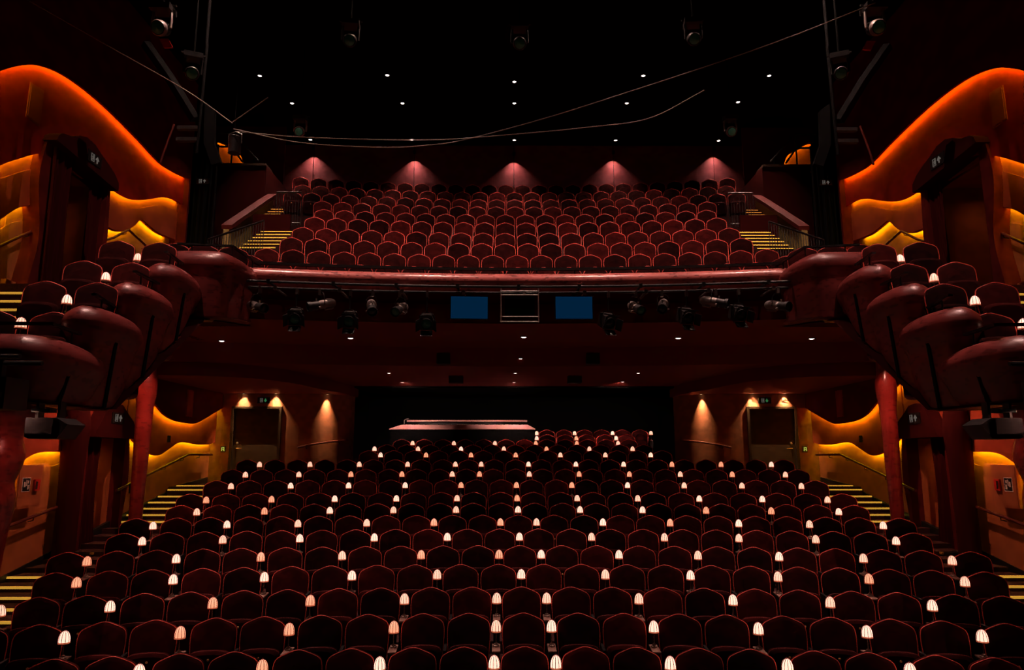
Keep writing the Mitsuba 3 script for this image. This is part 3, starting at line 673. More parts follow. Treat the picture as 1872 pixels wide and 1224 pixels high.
CEIL = [(-7.08, 18.25), (-3.54, 18.20), (-.02, 18.53), (3.55, 18.19), (7.04, 18.17), (-6.65, 19.80), (-3.35, 19.78), (-.01, 19.76), (3.35, 19.74), (6.65, 19.66), (-6.46, 21.2), (-3.25, 21.2), (0, 21.2), (3.22, 21.2), (6.5, 21.2)]
ROWN = ['front', 'front', 'front', 'front', 'front', 'middle', 'middle', 'middle', 'middle', 'middle', 'rear', 'rear', 'rear', 'rear', 'rear']
PLACE5 = ['far left', 'left', 'centre', 'right', 'far right'] * 3
for (x, y), rn, pl in zip(CEIL, ROWN, PLACE5):
    t = downlight(x, y, 13.33 if rn != 'rear' else 12.83, f'small bright downlight in the black ceiling, {rn} line of three, {pl}', K_CEIL * (1.0 if rn != 'rear' else .25), glow=7, w=3.0, cut=38 if rn != 'rear' else 30, beam=16)
    if rn == 'rear':
        put('stem', tube([(x, y, 12.85), (x, y, 13.34)], .03, 6), 'black', t)
PLACE4 = {-5.6: 'far left', -5.3: 'far left', -1.9: 'left of centre', 1.9: 'right of centre', 5.3: 'far right', 5.6: 'far right'}
for x, y, k in [(-5.6, 8.6, 2.0), (-1.9, 9.0, .35), (1.9, 9.0, .35), (5.6, 8.6, 2.0), (-5.3, 11.9, 1), (-1.9, 12.2, 1), (1.9, 12.2, 1), (5.3, 11.9, 1)]:      # the same ceiling's lights above the frame; their highlights show on the parapets
    downlight(x, y, 13.33, f'unseen downlight in the black ceiling above the {"boxes" if y < 11 else "balcony front"}, {PLACE4[x]}', K_FRONT * k, group='downlights above the stalls', cut=31 if y < 11 else 44, beam=14 if y < 11 else 24, aim=None if y < 11 else (x, 15.0, 6.2), w=6.0)
for x, z in zip((-6.76, -3.35, 0, 3.35, 6.76), (13.0, 12.87, 12.82, 12.88, 13.02)):
    t = thing('wall_spotlight', f'small spotlight grazing the balcony rear wall above panel joint, {PLACE5[[-6.76, -3.35, 0, 3.35, 6.76].index(x)]}', 'spotlight')
    put('can', move(lathe([(0, .10), (.05, .10), (.05, 0), (.042, 0), (.040, .06), (0, .06)], 12), (x, 22.56, z + .10)), 'black', t)
    put('stem', tube([(x, 22.56, z + .2), (x, 22.56, 13.34)], .01, 5), 'black', t)
    spot(t + '_beam', (x, 22.56, z + .06), (x, 22.52, z - 2), K_BACK, HOUSE * [1, .95, 1.0], 50, 3, 4)
for i, (x, y) in enumerate([(-6.39, 15.23), (-3.52, 14.85), (.14, 14.70), (3.41, 14.82), (6.26, 14.87)]):
    downlight(x, y, 5.398, f'bright recessed downlight in the red soffit under the balcony, {PLACE5[i]}', K_SOFFIT, r=.06, glow=6, cut=50, beam=20, w=1.5)
for i, (x, y, z) in enumerate([(-3.25, 16.36, 5.16), (.1, 16.36, 5.17), (3.24, 16.36, 5.17), (-3.18, 17.78, 4.998), (-.01, 17.77, 4.998), (3.08, 17.75, 4.998), (-3.17, 20.03, 4.998), (-.02, 20.01, 4.998), (3.02, 19.85, 4.998)]):
    downlight(x, y, z, f'small dim downlight in the stepped soffit, {["front", "middle", "rear"][i // 3]} line, {["left", "centre", "right"][i % 3]}', K_SMALL * 8 if i > 5 else K_SMALL * .5, r=.045, glow=2.5, cut=40, beam=15, w=1, aim=(x, 22.2, 3.7) if i > 5 else None)
for s in (-1, 1):
    sd = SIDE[s]
    for i, (x, y) in enumerate([(-7.70, 20.235), (-6.79, 20.235)]):
        downlight(x * -s, y, 4.70, f'warm wall washer over the {sd} door, {["outer", "inner"][i]}', K_WASH, r=.035, glow=3, color=WASH, cut=38, beam=6, aim=(x * -s, 20.30, 3.7), w=4.0, cat_='wall washer')
    downlight(-5.36 * -s, 20.40, 4.70, f'warm wall washer over the curved wall beside the {sd} door', K_WASH * 1.3, r=.035, glow=3, color=WASH, cut=26, beam=5, aim=(-5.385 * -s, 20.47, 3.5), w=4.0, cat_='wall washer')
    downlight(-5.40 * -s, 7.44, 3.475, f'small downlight in the underside of the {sd} front box', 1.5, r=.04, glow=3, cut=80, beam=40, color=np.array([1, .42, .32]), w=1)
    # unseen lamps under the gallery, placed to light the near wall and the columns
    downlight(-6.85 * -s, 13.35, 5.30, f'unseen downlight under the {sd} gallery beside the slender red column', K_GALLERY, color=np.array([1, .40, .28]), cut=66, beam=44, aim=(-8.1 * -s, 12.3, 1.5), w=3)
    downlight(-6.75 * -s, 9.35, 3.705, f'unseen downlight under the {sd} gallery before the thick bulging column', 2.0, r=.04, glow=3, color=np.array([1, .42, .32]), cut=82, beam=50, w=1.5)

# ------------------------------------------------------------------ stairs with lit nosings
EDGE = [(8.27, .155), (8.89, .305), (9.92, .465), (10.75, .625), (11.76, .795), (12.65, .955), (13.65, 1.115), (14.52, 1.285), (15.53, 1.515), (16.48, 1.735), (17.42, 1.955), (18.2, 2.19)]
NOSE = np.array([.80, .42, .05])
for s in (-1, 1):
    sd = SIDE[s]; ys = np.interp(np.arange(23) / 22, [0, 1], [8.3, 18.3])
    t = thing('aisle_stairs', f'dark stairs with gold lit nosings along the {sd} stalls wall', 'stairs')
    for y in ys:
        z = float(np.interp(y + .1, [e[0] for e in EDGE], [e[1] for e in EDGE])) + .02
        st = put('step', mir(bx(-8.56, -7.02, y, y + .47, z - .55, z), s), 'carpet', t, smooth=False)
        if not 12.75 < y < 15.2:
            put('nosing', mir(bx(-8.52, -7.04, y - .018, y + .035, z - .028, z + .006), s), 'gold', st, smooth=False, emit=NOSE * .55, w=.12)
    t = thing('gallery_stairs', f'dark stairs with gold lit nosings behind the {sd} side boxes', 'stairs')
    for k, (a, b, z) in enumerate([(8.86, 9.75, 4.29), (9.75, 10.62, 4.83), (10.62, 11.62, 5.38)]):
        for j in range(3):
            y, zz = a - .50 + j * .24, z - .36 + .18 * j
            st = put('step', mir(bx(-8.9, -6.62, y, y + .26, zz - .18, zz), s), 'carpet', t, smooth=False)
            put('nosing', mir(bx(-8.9, -6.62, y - .018, y + .035, zz - .028, zz + .006), s), 'gold', st, smooth=False, emit=NOSE * .5, w=.12)
    t = thing('balcony_stairs', f'stairs with bright gold nosings at the {sd} end of the balcony rows', 'stairs')
    for k in range(6):
        y, z, xl = 15.15 + .25 * k, 7.46 + .155 * k, -6.12 + .0 * k
        st = put('step', mir(bx(xl, -5.30, y, y + .27, z - .16, z), s), 'carpet', t, smooth=False)
        put('nosing', mir(bx(xl, -5.32, y - .018, y + .012, z - .012, z + .006), s), 'gold', st, smooth=False, emit=NOSE * .75, w=.2)
    for k in range(4):
        y, z = 18.4 + .25 * k, 9.30 + .16 * k
        st = put('step', mir(bx(-6.90, -6.42, y, y + .27, z - .16, z), s), 'carpet', t, smooth=False)
        put('nosing', mir(bx(-6.86, -6.42, y - .018, y + .012, z - .012, z + .006), s), 'gold', st, smooth=False, emit=NOSE * [1.0, .6, 1] * .45, w=.2)

# ------------------------------------------------------------------ handrails, wall fittings and the upper side blocks
def wall_rail(pts, s, label, mat='timber_rail', r=.029, off=.09):
    t = thing('wall_handrail', label, 'handrail')
    p = np.array(pts, float); dense = np.vstack([p[0]] + [a + (b - a) * u for a, b in zip(p[:-1], p[1:]) for u in (.5, 1.0)])
    put('rail', mir(tube(dense, r, 8), s), mat, t)
    L = np.r_[0, np.cumsum(np.linalg.norm(np.diff(p, axis=0), axis=1))]
    for u in np.arange(.25, L[-1], .95):
        c = np.array([np.interp(u, L, p[:, i]) for i in range(3)])
        put('bracket', mir(tube([c, c - [0, 0, .07], c - [off, 0, .09]], .010, 5), s), 'black', t)


def mirp(pts, s):
    return [(x * -s, y, z) for x, y, z in pts]


for s in (-1, 1):
    sd = SIDE[s]
    wall_rail([(-8.36, 15.2, 2.22), (-8.36, 16.25, 2.46), (-8.36, 18.5, 2.98), (-8.36, 19.95, 2.98)], s, f'dark red handrail rising along the {sd} stalls wall to the door')
    wall_rail([(-8.40, 10.6, 1.48), (-8.40, 11.9, 1.76), (-8.40, 13.6, 2.06)], s, f'dark red handrail below the fire cabinet on the {sd} wall')
    wall_rail([(-9.24, 10.4, 5.35), (-9.24, 11.9, 6.37), (-9.24, 13.0, 7.12)], s, f'red handrail stageward of the {sd} upper doorway')
    wall_rail([(-9.24, 15.2, 7.60), (-9.24, 15.75, 7.87), (-9.24, 16.33, 8.25), (-9.24, 17.1, 8.13), (-9.24, 17.9, 7.95)], s, f'peaked handrail behind the {sd} upper doorway')
    q = smooth_pts([(-6.1, 20.24), (-5.75, 20.26), (-5.38, 20.38), (-5.06, 20.62), (-4.86, 20.95)], 16)
    wall_rail([(x, y, z) for (x, y), z in zip(q, np.linspace(3.18, 3.40, 16) + .03 * np.sin(np.linspace(0, 3, 16)))], s, f'curved handrail on the wall between the {sd} door and the rear rows', off=-.02)
    # red fire cabinet panel with sign and call point
    t = thing('wall_cabinet', f'shallow terracotta wall cabinet lit yellow along its edges, on the {sd} stalls wall', 'cabinet')
    put('body', mir(bx(-8.56, -8.38, 12.16, 12.80, 2.06, 2.78), s), 'plaster_terracotta', t, smooth=False)
    put('door', mir(bx(-8.385, -8.372, 12.19, 12.77, 2.09, 2.75), s), 'plaster_terracotta', t, smooth=False)
    t = thing('safety_sign', f'white framed black and white safety sign on the {sd} wall cabinet', 'sign')
    put('border', mir(bx(-8.372, -8.368, 12.27, 12.48, 2.33, 2.57), s), 'white_paint', t, smooth=False)
    put('field', mir(bx(-8.369, -8.365, 12.285, 12.465, 2.345, 2.555), s), 'black', t, smooth=False)
    put('figure', mir(cat([bx(-8.366, -8.361, 12.31, 12.35, 2.41, 2.50), bx(-8.366, -8.361, 12.40, 12.44, 2.37, 2.45), bx(-8.366, -8.361, 12.36, 12.385, 2.43, 2.53), bx(-8.366, -8.361, 12.395, 12.43, 2.47, 2.52)]), s), 'white_paint', t, smooth=False)
    t = thing('call_point', f'small red fire call point beside the sign on the {sd} wall cabinet', 'call point')
    put('housing', mir(bx(-8.372, -8.335, 12.56, 12.69, 2.34, 2.53), s), 'red_paint', t, smooth=False)
    put('window', mir(bx(-8.336, -8.330, 12.58, 12.62, 2.37, 2.50), s), 'black', t, smooth=False)
    single('wall_socket', mir(cat([bx(-8.58, -8.555, 13.24, 13.36, 1.24, 1.40), bx(-8.557, -8.55, 13.27, 13.33, 1.27, 1.37)]), s), 'black', f'small black wall socket near the floor under the {sd} cabinet', 'socket', smooth=False)
    single('wall_speaker', mir(cat([bx(-8.44, -8.40, 17.44, 17.53, 3.27, 3.43), bx(-8.405, -8.395, 17.45, 17.52, 3.29, 3.41)]), s), 'black', f'small black oval wall unit between the two light edges of the {sd} stalls wall', 'speaker', smooth=False)
    single('acoustic_panel', mir(cat([bx(-8.30, -8.285, 18.0, 18.36, 3.92, 4.60), bx(-8.286, -8.275, 18.03, 18.33, 3.95, 4.57)]), s), 'plaster_rust', f'narrow upright reddish panel high on the {sd} stalls wall', 'panel', smooth=False)
    single('acoustic_panel', mir(cat([prism([(12.35, 9.13), (12.75, 9.12), (12.74, 9.86), (12.36, 9.82)], -9.14, -9.122, 'yz'), prism([(12.38, 9.16), (12.72, 9.15), (12.71, 9.82), (12.39, 9.79)], -9.123, -9.112, 'yz')]), s), 'plaster_rust', f'orange lit upright panel near the crest of the {sd} wall hill', 'panel')
    t = thing('emergency_button', f'small plate with green letter beside the {sd} door at the rear', 'button')
    put('plate', mir(bx(-8.26, -8.13, 20.275, 20.30, 3.05, 3.22), s), 'housing', t, smooth=False)
    put('glyph', mir(cat([bx(-8.24, -8.22, 20.268, 20.277, 3.08, 3.19), bx(-8.22, -8.16, 20.268, 20.277, 3.17, 3.19), bx(-8.18, -8.16, 20.268, 20.277, 3.13, 3.17), bx(-8.22, -8.16, 20.268, 20.277, 3.12, 3.14), bx(-8.18, -8.155, 20.268, 20.277, 3.08, 3.12)]), s), 'sign_face', t, smooth=False, emit=[.35, .40, .06], w=.05)
    t = thing('emergency_button', f'small plate with green letter on the jamb of the {sd} lower doorway', 'button')
    put('plate', mir(bx(-8.21, -8.18, 15.42, 15.54, 2.16, 2.36), s), 'housing', t, smooth=False)
    put('glyph', mir(cat([bx(-8.182, -8.172, 15.44, 15.455, 2.19, 2.33), bx(-8.182, -8.172, 15.455, 15.51, 2.31, 2.33), bx(-8.182, -8.172, 15.50, 15.515, 2.26, 2.31), bx(-8.182, -8.172, 15.455, 15.51, 2.25, 2.27)]), s), 'sign_face', t, smooth=False, emit=[.16, .32, .05], w=.05)
    # hanging speaker below the front box
    t = thing('hanging_speaker', f'black wedge loudspeaker hung below the {sd} front box', 'speaker')
    put('cabinet', mir(prism(Polygon([(-5.24, 3.12), (-5.24, 3.32), (-4.92, 3.32), (-4.80, 3.25), (-4.90, 3.10), (-5.19, 3.10)]), 7.52, 7.85, 'xz'), s), 'housing', t, smooth=False)
    put('grille', mir(bx(-5.235, -4.95, 7.508, 7.522, 3.15, 3.305), s), 'black', t, smooth=False)
    put('bracket', mir(cat([bx(-5.2, -5.17, 7.6, 7.7, 3.32, 3.49), bx(-4.97, -4.94, 7.6, 7.7, 3.32, 3.49), bx(-5.25, -5.05, 7.6, 7.72, 3.38, 3.42)]), s), 'black', t, smooth=False)
    # boom arm with a side spotlight at the frame's edge
    t = thing('boom_arm', f'black pipe boom reaching in at the {sd} edge before the front box', 'boom')
    put('pipe', mir(tube([(-6.6, 6.8, 3.80), (-4.66, 6.8, 3.80)], .024, 8), s), 'black', t)
    put('short_pipe', mir(tube([(-6.6, 6.9, 3.88), (-4.95, 6.9, 3.88)], .022, 8), s), 'black', t)
    put('post', mir(tube([(-5.9, 6.85, -.2), (-5.9, 6.85, 4.1)], .03, 8), s), 'black', t)
    t = thing('side_spotlight', f'black stage spotlight clamped to the boom at the {sd} edge', 'spotlight')
    put('body', mir(bx(-5.25, -4.93, 6.72, 7.05, 3.36, 3.66), s), 'housing', t, smooth=False)
    put('clamp', mir(bx(-5.08, -5.02, 6.77, 6.83, 3.66, 3.83), s), 'black', t, smooth=False)
    put('lens', mir(move(lathe([(0, 0), (.07, 0), (.06, .02), (0, .035)], 14), (-5.02, 6.72, 3.5), rx=math.pi / 2), s), 'lens_dark', t)

    # upper side: drape, stair wall, block below the landing, landing rail, balcony railings
    single('drape', mir(curtain_mesh(-9.2, -8.35, 5.8, 11.2, 0, amp=.04, folds=6) if False else (lambda m: (m[0][:, [1, 0, 2]] + [0, 18.95, 0], m[1][:, ::-1]))(curtain_mesh(-9.35, -8.35, 5.8, 11.6, 0, amp=.05, folds=7)), s), 'black_matte', f'black drape hanging past the end of the {sd} gallery wall', 'curtain', smooth=True)
    w = struct(f'wall_landing_{sd}', mir(bx(-8.62, -7.26, 19.6, 20.0, 7.0, 11.27), s), 'plaster_darkened', smooth=False)
    put('ledge', mir(bx(-8.75, -7.22, 19.52, 20.1, 11.24, 11.31), s), 'timber_door', w, smooth=False)
    put('landing_floor', mir(bx(-9.6, -7.25, 20.0, 21.6, 11.1, 11.24), s), 'carpet', w, smooth=False)
    put('return', mir(bx(-7.3, -7.22, 19.6, 22.72, 9.0, 11.27), s), 'plaster_darkened', w, smooth=False)
    q = smooth_pts([(-9.6, 12.86), (-9.45, 12.84), (-9.2, 12.72), (-8.95, 12.56), (-8.75, 12.42), (-8.6, 12.1), (-8.55, 11.5)], 30)
    hp = Polygon(np.vstack([q, [(-9.6, 11.25)]])).buffer(0)
    put('hill_panel', mir(prism(hp, 21.5, 21.56, 'xz'), s), 'plaster_rust', w)
    put('upper_panel', mir(prism(sbox(-9.6, 11.25, -7.3, 13.34).difference(hp), 21.36, 21.41, 'xz'), s), 'plaster_dark', w)
    rib = grid([np.column_stack([q[:, 0] + .03, np.full(30, y), q[:, 1] + .05]) for y in (21.425, 21.475)]); rib = mir(rib, s)
    nrm = np.cross(rib[0][rib[1][0, 1]] - rib[0][rib[1][0, 0]], rib[0][rib[1][0, 2]] - rib[0][rib[1][0, 0]])
    single('cove_light', (rib[0], rib[1][:, ::-1] if nrm[2] > 0 else rib[1]), 'black_matte', f'short amber light strip along the small hill above the {sd} landing', 'light strip', emit=COVE * K_COVE * .9, w=2, smooth=False)
    t = thing('landing_railing', f'black pipe railing on the landing at the {sd} rear', 'railing')
    for z0 in (0, -.42):
        put('rail', mir(tube([(-8.9, 19.66, 12.30 + z0), (-8.35, 19.66, 12.30 + z0), (-8.2, 19.66, 12.24 + z0), (-7.75, 19.66, 11.72 + z0 * .6), (-7.5, 19.66, 11.45)] if z0 == 0 else [(-8.9, 19.66, 11.88), (-8.4, 19.66, 11.88), (-8.25, 19.66, 11.82), (-7.95, 19.66, 11.4)], .028, 7), s), 'black', t)
    for x, z in ((-8.75, 12.30), (-8.28, 12.28), (-7.62, 11.58)):
        put('post', mir(tube([(x, 19.66, 11.3), (x, 19.66, z)], .026, 7), s), 'black', t)
    w = struct(f'wall_stair_{sd}', mir(prism([(16.6, 7.0), (19.6, 7.0), (19.6, 10.30), (19.04, 9.95), (16.93, 8.58), (16.6, 8.36)], -7.10, -6.96, 'yz'), s), 'stair_wall_lit', smooth=False)
    put('coping', mir(prism([(16.6, 8.36), (16.93, 8.58), (19.04, 9.95), (19.6, 10.30), (19.6, 10.40), (19.0, 10.03), (16.9, 8.68), (16.56, 8.45)], -7.14, -6.88, 'yz'), s), 'timber_rail', w, smooth=False)
    for nm, a, b, dz, nb, lab in (('balcony_railing', (-6.75, 15.0, 7.60), (-5.55, 15.0, 8.03), .95, 22, f'dark raked railing with thin balusters beside the {sd} balcony stairs'),
                                  ('balcony_railing', (-6.45, 18.35, 9.98), (-5.78, 18.35, 9.98), .95, 10, f'dark railing with thin balusters above the {sd} balcony stairs')):
        t = thing(nm, lab, 'railing'); a, b = np.array(a), np.array(b)
        put('top_rail', mir(tube([a, (a + b) / 2, b], .024, 7), s), 'black', t)
        put('bottom_rail', mir(tube([a - [0, 0, dz - .08], (a + b) / 2 - [0, 0, dz - .08], b - [0, 0, dz - .08]], .014, 5), s), 'black', t)
        for u in np.linspace(0, 1, nb):
            c = a + (b - a) * u
            put('baluster', mir(tube([c - [0, 0, dz], c], .009, 4), s), 'black', t)
    struct(f'wall_balcony_end_{sd}', mir(cat([bx(-6.7, -5.75, 17.4, 17.5, 7.0, 9.02), bx(-6.9, -6.75, 13.2, 15.2, 5.4, 6.85)]), s), 'plaster_darkened', smooth=False)
t = thing('balcony_handrail', 'long flat dark handrail on thin posts above the balcony parapet', 'handrail')
put('rail', ring_sweep([(RF + .20, 6.44), (RF + .20, 6.49), (RF + .27, 6.49), (RF + .27, 6.44), (RF + .20, 6.44)], YB, 4.9), 'black', t, smooth=False)
for x in np.linspace(-4.7, 4.7, 14):
    y = YB + math.sqrt((RF + .235) ** 2 - x * x); put('post', tube([(x, y, 6.33), (x, y, 6.45)], .011, 6), 'black', t)

# ------------------------------------------------------------------ lighting bar under the balcony front
YBAR = 12.62 - YB
def bar_pt(x, z=5.86, d=0.0):
    return np.array([x, YB + math.sqrt((YBAR + d) ** 2 - x * x), z])


for i, (z, xl, d) in enumerate(((5.955, 4.92, -.06), (5.855, 4.75, 0))):
    q = arc_pts(YBAR + d, YB, xl, 40)
    t = thing('lighting_bar', f'long dark curved steel pipe below the balcony front, {["upper", "lower"][i]} of two', 'pipe')
    put('pipe', tube(np.column_stack([q, np.full(40, z)]), .024, 8), 'housing', t)
    for x in np.linspace(-4.4, 4.4, 9) + .1 * i:
        c = bar_pt(x, z, d); put('bracket', cat([bx(c[0] - .02, c[0] + .02, c[1] - .035, c[1] + .62, z - .012, z + .012), bx(c[0] - .028, c[0] + .028, c[1] - .035, c[1] + .035, z - .035, z + .035)]), 'steel' if i else 'black', t, smooth=False)


def aimed(mesh, p, yaw, tilt):
    """A fixture part built pointing at -y, tilted down and turned."""
    return move(move(mesh, rx=tilt), p, rz=yaw)


def fixture(kind, x, z, yaw, tilt, label, lens='lens', size=1.0, hang=5.855, d=-.05, y=None):
    c = bar_pt(x, z, d) if y is None else np.array([x, y, z]); t = thing('profile_spotlight' if kind == 'profile' else 'fresnel_spotlight', label, 'spotlight')
    k = size
    if kind == 'profile':
        put('body', aimed(cat([lathe([(0, -.24), (.06, -.24), (.085, -.20), (.095, -.10), (.085, .02), (0, .03)], 14) if False else (lambda m: (m[0][:, [0, 2, 1]], m[1][:, ::-1]))(lathe([(0, .30), (.055, .30), (.082, .25), (.092, .14), (.080, .02), (.07, 0), (0, 0)], 14)), bx(-.05, .05, .10, .24, -.11, -.07)]) , c, yaw, tilt), 'silver_body', t, smooth=35)
        put('lens_tube', aimed((lambda m: (m[0][:, [0, 2, 1]], m[1][:, ::-1]))(lathe([(.0, 0), (.078, 0), (.078, -.14), (.092, -.145), (.092, -.20), (.080, -.20), (.074, -.16), (0, -.16)], 16)), c, yaw, tilt), 'housing', t)
        put('lens', aimed((lambda m: (m[0][:, [0, 2, 1]], m[1][:, ::-1]))(lathe([(0, -.185), (.045, -.18), (.074, -.165), (.074, -.155)], 14)), c, yaw, tilt), lens, t)
        for a in (0, 2.1, 4.2):
            put('shutter', aimed(move(bx(-.012, .012, -.03, -.005, .075, .125), ry=a), c, yaw, tilt), 'steel', t, smooth=False)
        hw = .105
    else:
        put('body', aimed(move(cat([bx(-.12, .12, 0, .26, -.115, .135), bx(-.09, .09, .26, .30, -.08, .10)]), s=k), c, yaw, tilt), 'housing', t, smooth=False)
        put('lens', aimed(move((lambda m: (m[0][:, [0, 2, 1]], m[1][:, ::-1]))(lathe([(0, -.045), (.05, -.035), (.085, -.012), (.095, .0)], 18)), (0, -.005, .01), s=k), c, yaw, tilt), lens, t)
        put('lens_ring', aimed(move((lambda m: (m[0][:, [0, 2, 1]], m[1][:, ::-1]))(lathe([(.096, .01), (.096, -.03), (.112, -.03), (.112, .01)], 18)), (0, -.005, .01), s=k), c, yaw, tilt), 'black', t)
        for nm, m in (('top', move(bx(-.11, .11, -.16, 0, -.004, .004), (0, -.02, .14), rx=-.5)), ('bottom', move(bx(-.11, .11, -.16, 0, -.004, .004), (0, -.02, -.12), rx=.35)),
                      ('left', move(bx(-.004, .004, -.15, 0, -.11, .11), (-.125, -.02, .01), rz=-.45)), ('right', move(bx(-.004, .004, -.15, 0, -.11, .11), (.125, -.02, .01), rz=.45))):
            put('barn_door', aimed(move(m, s=k), c, yaw, tilt), 'black', t, smooth=False)
        hw = .14 * k
    top = hang - .05
    yk = [(-hw, .08, 0), (-hw, .06, .16), (-hw * .6, .05, .22), (0, .05, .235), (hw * .6, .05, .22), (hw, .06, .16), (hw, .08, 0)]
    put('yoke', move(tube(yk, .009, 5), c, rz=yaw), 'black', t)
    yc_ = c + np.array([-.05 * math.sin(yaw), .05 * math.cos(yaw), .235]); b = bar_pt(x, top) if y is None else np.array([x, y, hang])
    if b[2] > yc_[2] + .01:
        put('hanger', tube([yc_, b], .014, 6), 'black', t)
    put('clamp', move(cat([bx(-.022, .022, -.035, .035, -.05, .06)]), b), 'steel', t, smooth=False)


FX = [('profile', -4.55, 5.49, .9, .25, 'lens_dark'), ('fresnel', -3.93, 5.29, .15, .5, 'lens'), ('profile', -3.54, 5.56, -1.05, .28, 'lens_dark'), ('fresnel', -3.01, 5.27, .1, .5, 'lens'), ('profile', -2.62, 5.53, .25, .55, 'lens_dark'),
      ('profile', -2.14, 5.51, -.25, .42, 'lens'), ('fresnel', -1.65, 5.25, .05, .5, 'lens'), ('fresnel', 1.63, 5.27, .35, .5, 'lens_dark'), ('profile', 2.12, 5.54, .25, .42, 'lens'), ('profile', 2.58, 5.57, -.3, .45, 'lens_dark'),
      ('fresnel', 3.01, 5.34, .2, .5, 'lens_dark'), ('profile', 3.52, 5.62, 1.05, .25, 'lens_dark'), ('fresnel', 3.91, 5.37, .15, .5, 'lens_dark'), ('profile', 4.57, 5.52, .5, .25, 'lens_dark')]
for i, (kd, x, z, yaw, tilt, ln) in enumerate(FX):
    lab = ('silver backed profile spotlight' if kd == 'profile' else 'black barn door spotlight') + (' and green lens' if ln == 'lens' else '') + f', balcony lighting bar, {nth(i)} from left'
    fixture(kd, x, z, yaw, tilt, lab, ln, 1.0 if kd == 'profile' else .95)
for x, yaw, sd in ((-.89, .04, 'left'), (1.0, 0.0, 'right')):
    c = bar_pt(x, 5.57, -.04); t = thing('monitor', f'blue lit flat screen hung under the balcony front, {sd} of two', 'screen')
    put('housing', move(bx(-.345, .345, 0, .04, -.215, .215), c, rz=yaw), 'black', t, smooth=False)
    put('screen', move(bx(-.332, .332, -.003, .001, -.203, .203), c, rz=yaw), 'screen_glass', t, smooth=False, emit=[.0002, .0135, .040], w=.4)
    put('mount', move(bx(-.03, .03, .01, .05, .215, .28), c, rz=yaw), 'black', t, smooth=False)
t = thing('projector_frame', 'black box in a pipe frame at the centre of the balcony lighting bar', 'projector')
c = bar_pt(.02, 5.55, 0)
put('box', move(bx(-.27, .27, -.1, .25, -.12, .22), c), 'black_matte', t, smooth=False)
for zz in (.31, .24, -.16, -.25):
    put('frame_rail', move(tube([(-.35, -.12, zz), (0, -.12, zz), (.35, -.12, zz)], .013, 6), c), 'steel', t)
for xx in (-.335, .335):
    put('frame_post', move(tube([(xx, -.12, .36), (xx, -.12, -.27)], .013, 6), c), 'steel', t)
for i, (x, y, z) in enumerate([(-4.73, 16.36, 5.16), (-1.68, 16.38, 5.16), (1.77, 16.38, 5.16), (4.81, 16.36, 5.18)]):
    single('soffit_speaker', cat([bx(x - .15, x + .15, y - .16, y + .1, z - .13, z + .12), bx(x - .13, x + .13, y - .168, y - .158, z - .11, z + .10)]), 'black', f'black square loudspeaker on the soffit step under the balcony, {nth(i)} from left', 'speaker', smooth=False)
for i, x in enumerate((-1.55, 1.55)):
    single('soffit_speaker', cat([bx(x - .18, x + .18, 18.4, 18.7, 4.82, 5.0), bx(x - .16, x + .16, 18.39, 18.405, 4.84, 4.97)]), 'black', f'black box hung from the rear soffit, {["left", "right"][i]} of two', 'speaker', smooth=False)

# ------------------------------------------------------------------ sound desk at the rear of the stalls
t = thing('sound_desk', 'long sound desk with a lit top and dark front behind the rear rows', 'desk')
put('front', bx(-3.68, .60, 21.32, 21.40, 2.5, 3.73), 'black_matte', t, smooth=False)
put('top', cat([grid([[(-3.72, 21.28, 3.745), (.62, 21.28, 3.745)], [(-3.38, 21.50, 3.875), (.40, 21.50, 3.875)]]), bx(-3.72, .62, 21.28, 21.5, 3.72, 3.745), bx(-3.38, .40, 21.5, 22.75, 3.84, 3.875)]), 'desk_top', t, smooth=False)
put('side', cat([bx(-3.68, -3.6, 21.40, 22.75, 2.5, 3.73), bx(.52, .60, 21.40, 22.75, 2.5, 3.73)]), 'black_matte', t, smooth=False)
put('shelf', bx(-3.4, .42, 22.72, 23.2, 4.02, 4.075), 'desk_top', t, smooth=False)
put('riser', bx(-3.4, .40, 22.78, 22.82, 3.77, 4.02), 'black_matte', t, smooth=False)
t = thing('desk_lamp', 'tiny gooseneck lamp at one end of the sound desk', 'desk lamp')
put('stem', tube([(-3.32, 21.6, 3.875), (-3.32, 21.6, 4.0), (-3.28, 21.6, 4.04), (-3.18, 21.6, 4.06)], .012, 6), 'steel', t)
put('base', lathe([(0, 3.875), (.03, 3.875), (.03, 3.89), (0, 3.895)], 10, (-3.32, 21.6, 0)), 'black', t)
single('mixing_console', prism([(-3.0, 3.875), (-.3, 3.875), (-.35, 3.95), (-2.95, 3.95)], 22.2, 22.6, 'xz'), 'black', 'low black mixing console lying on the sound desk', 'mixing console', smooth=False)

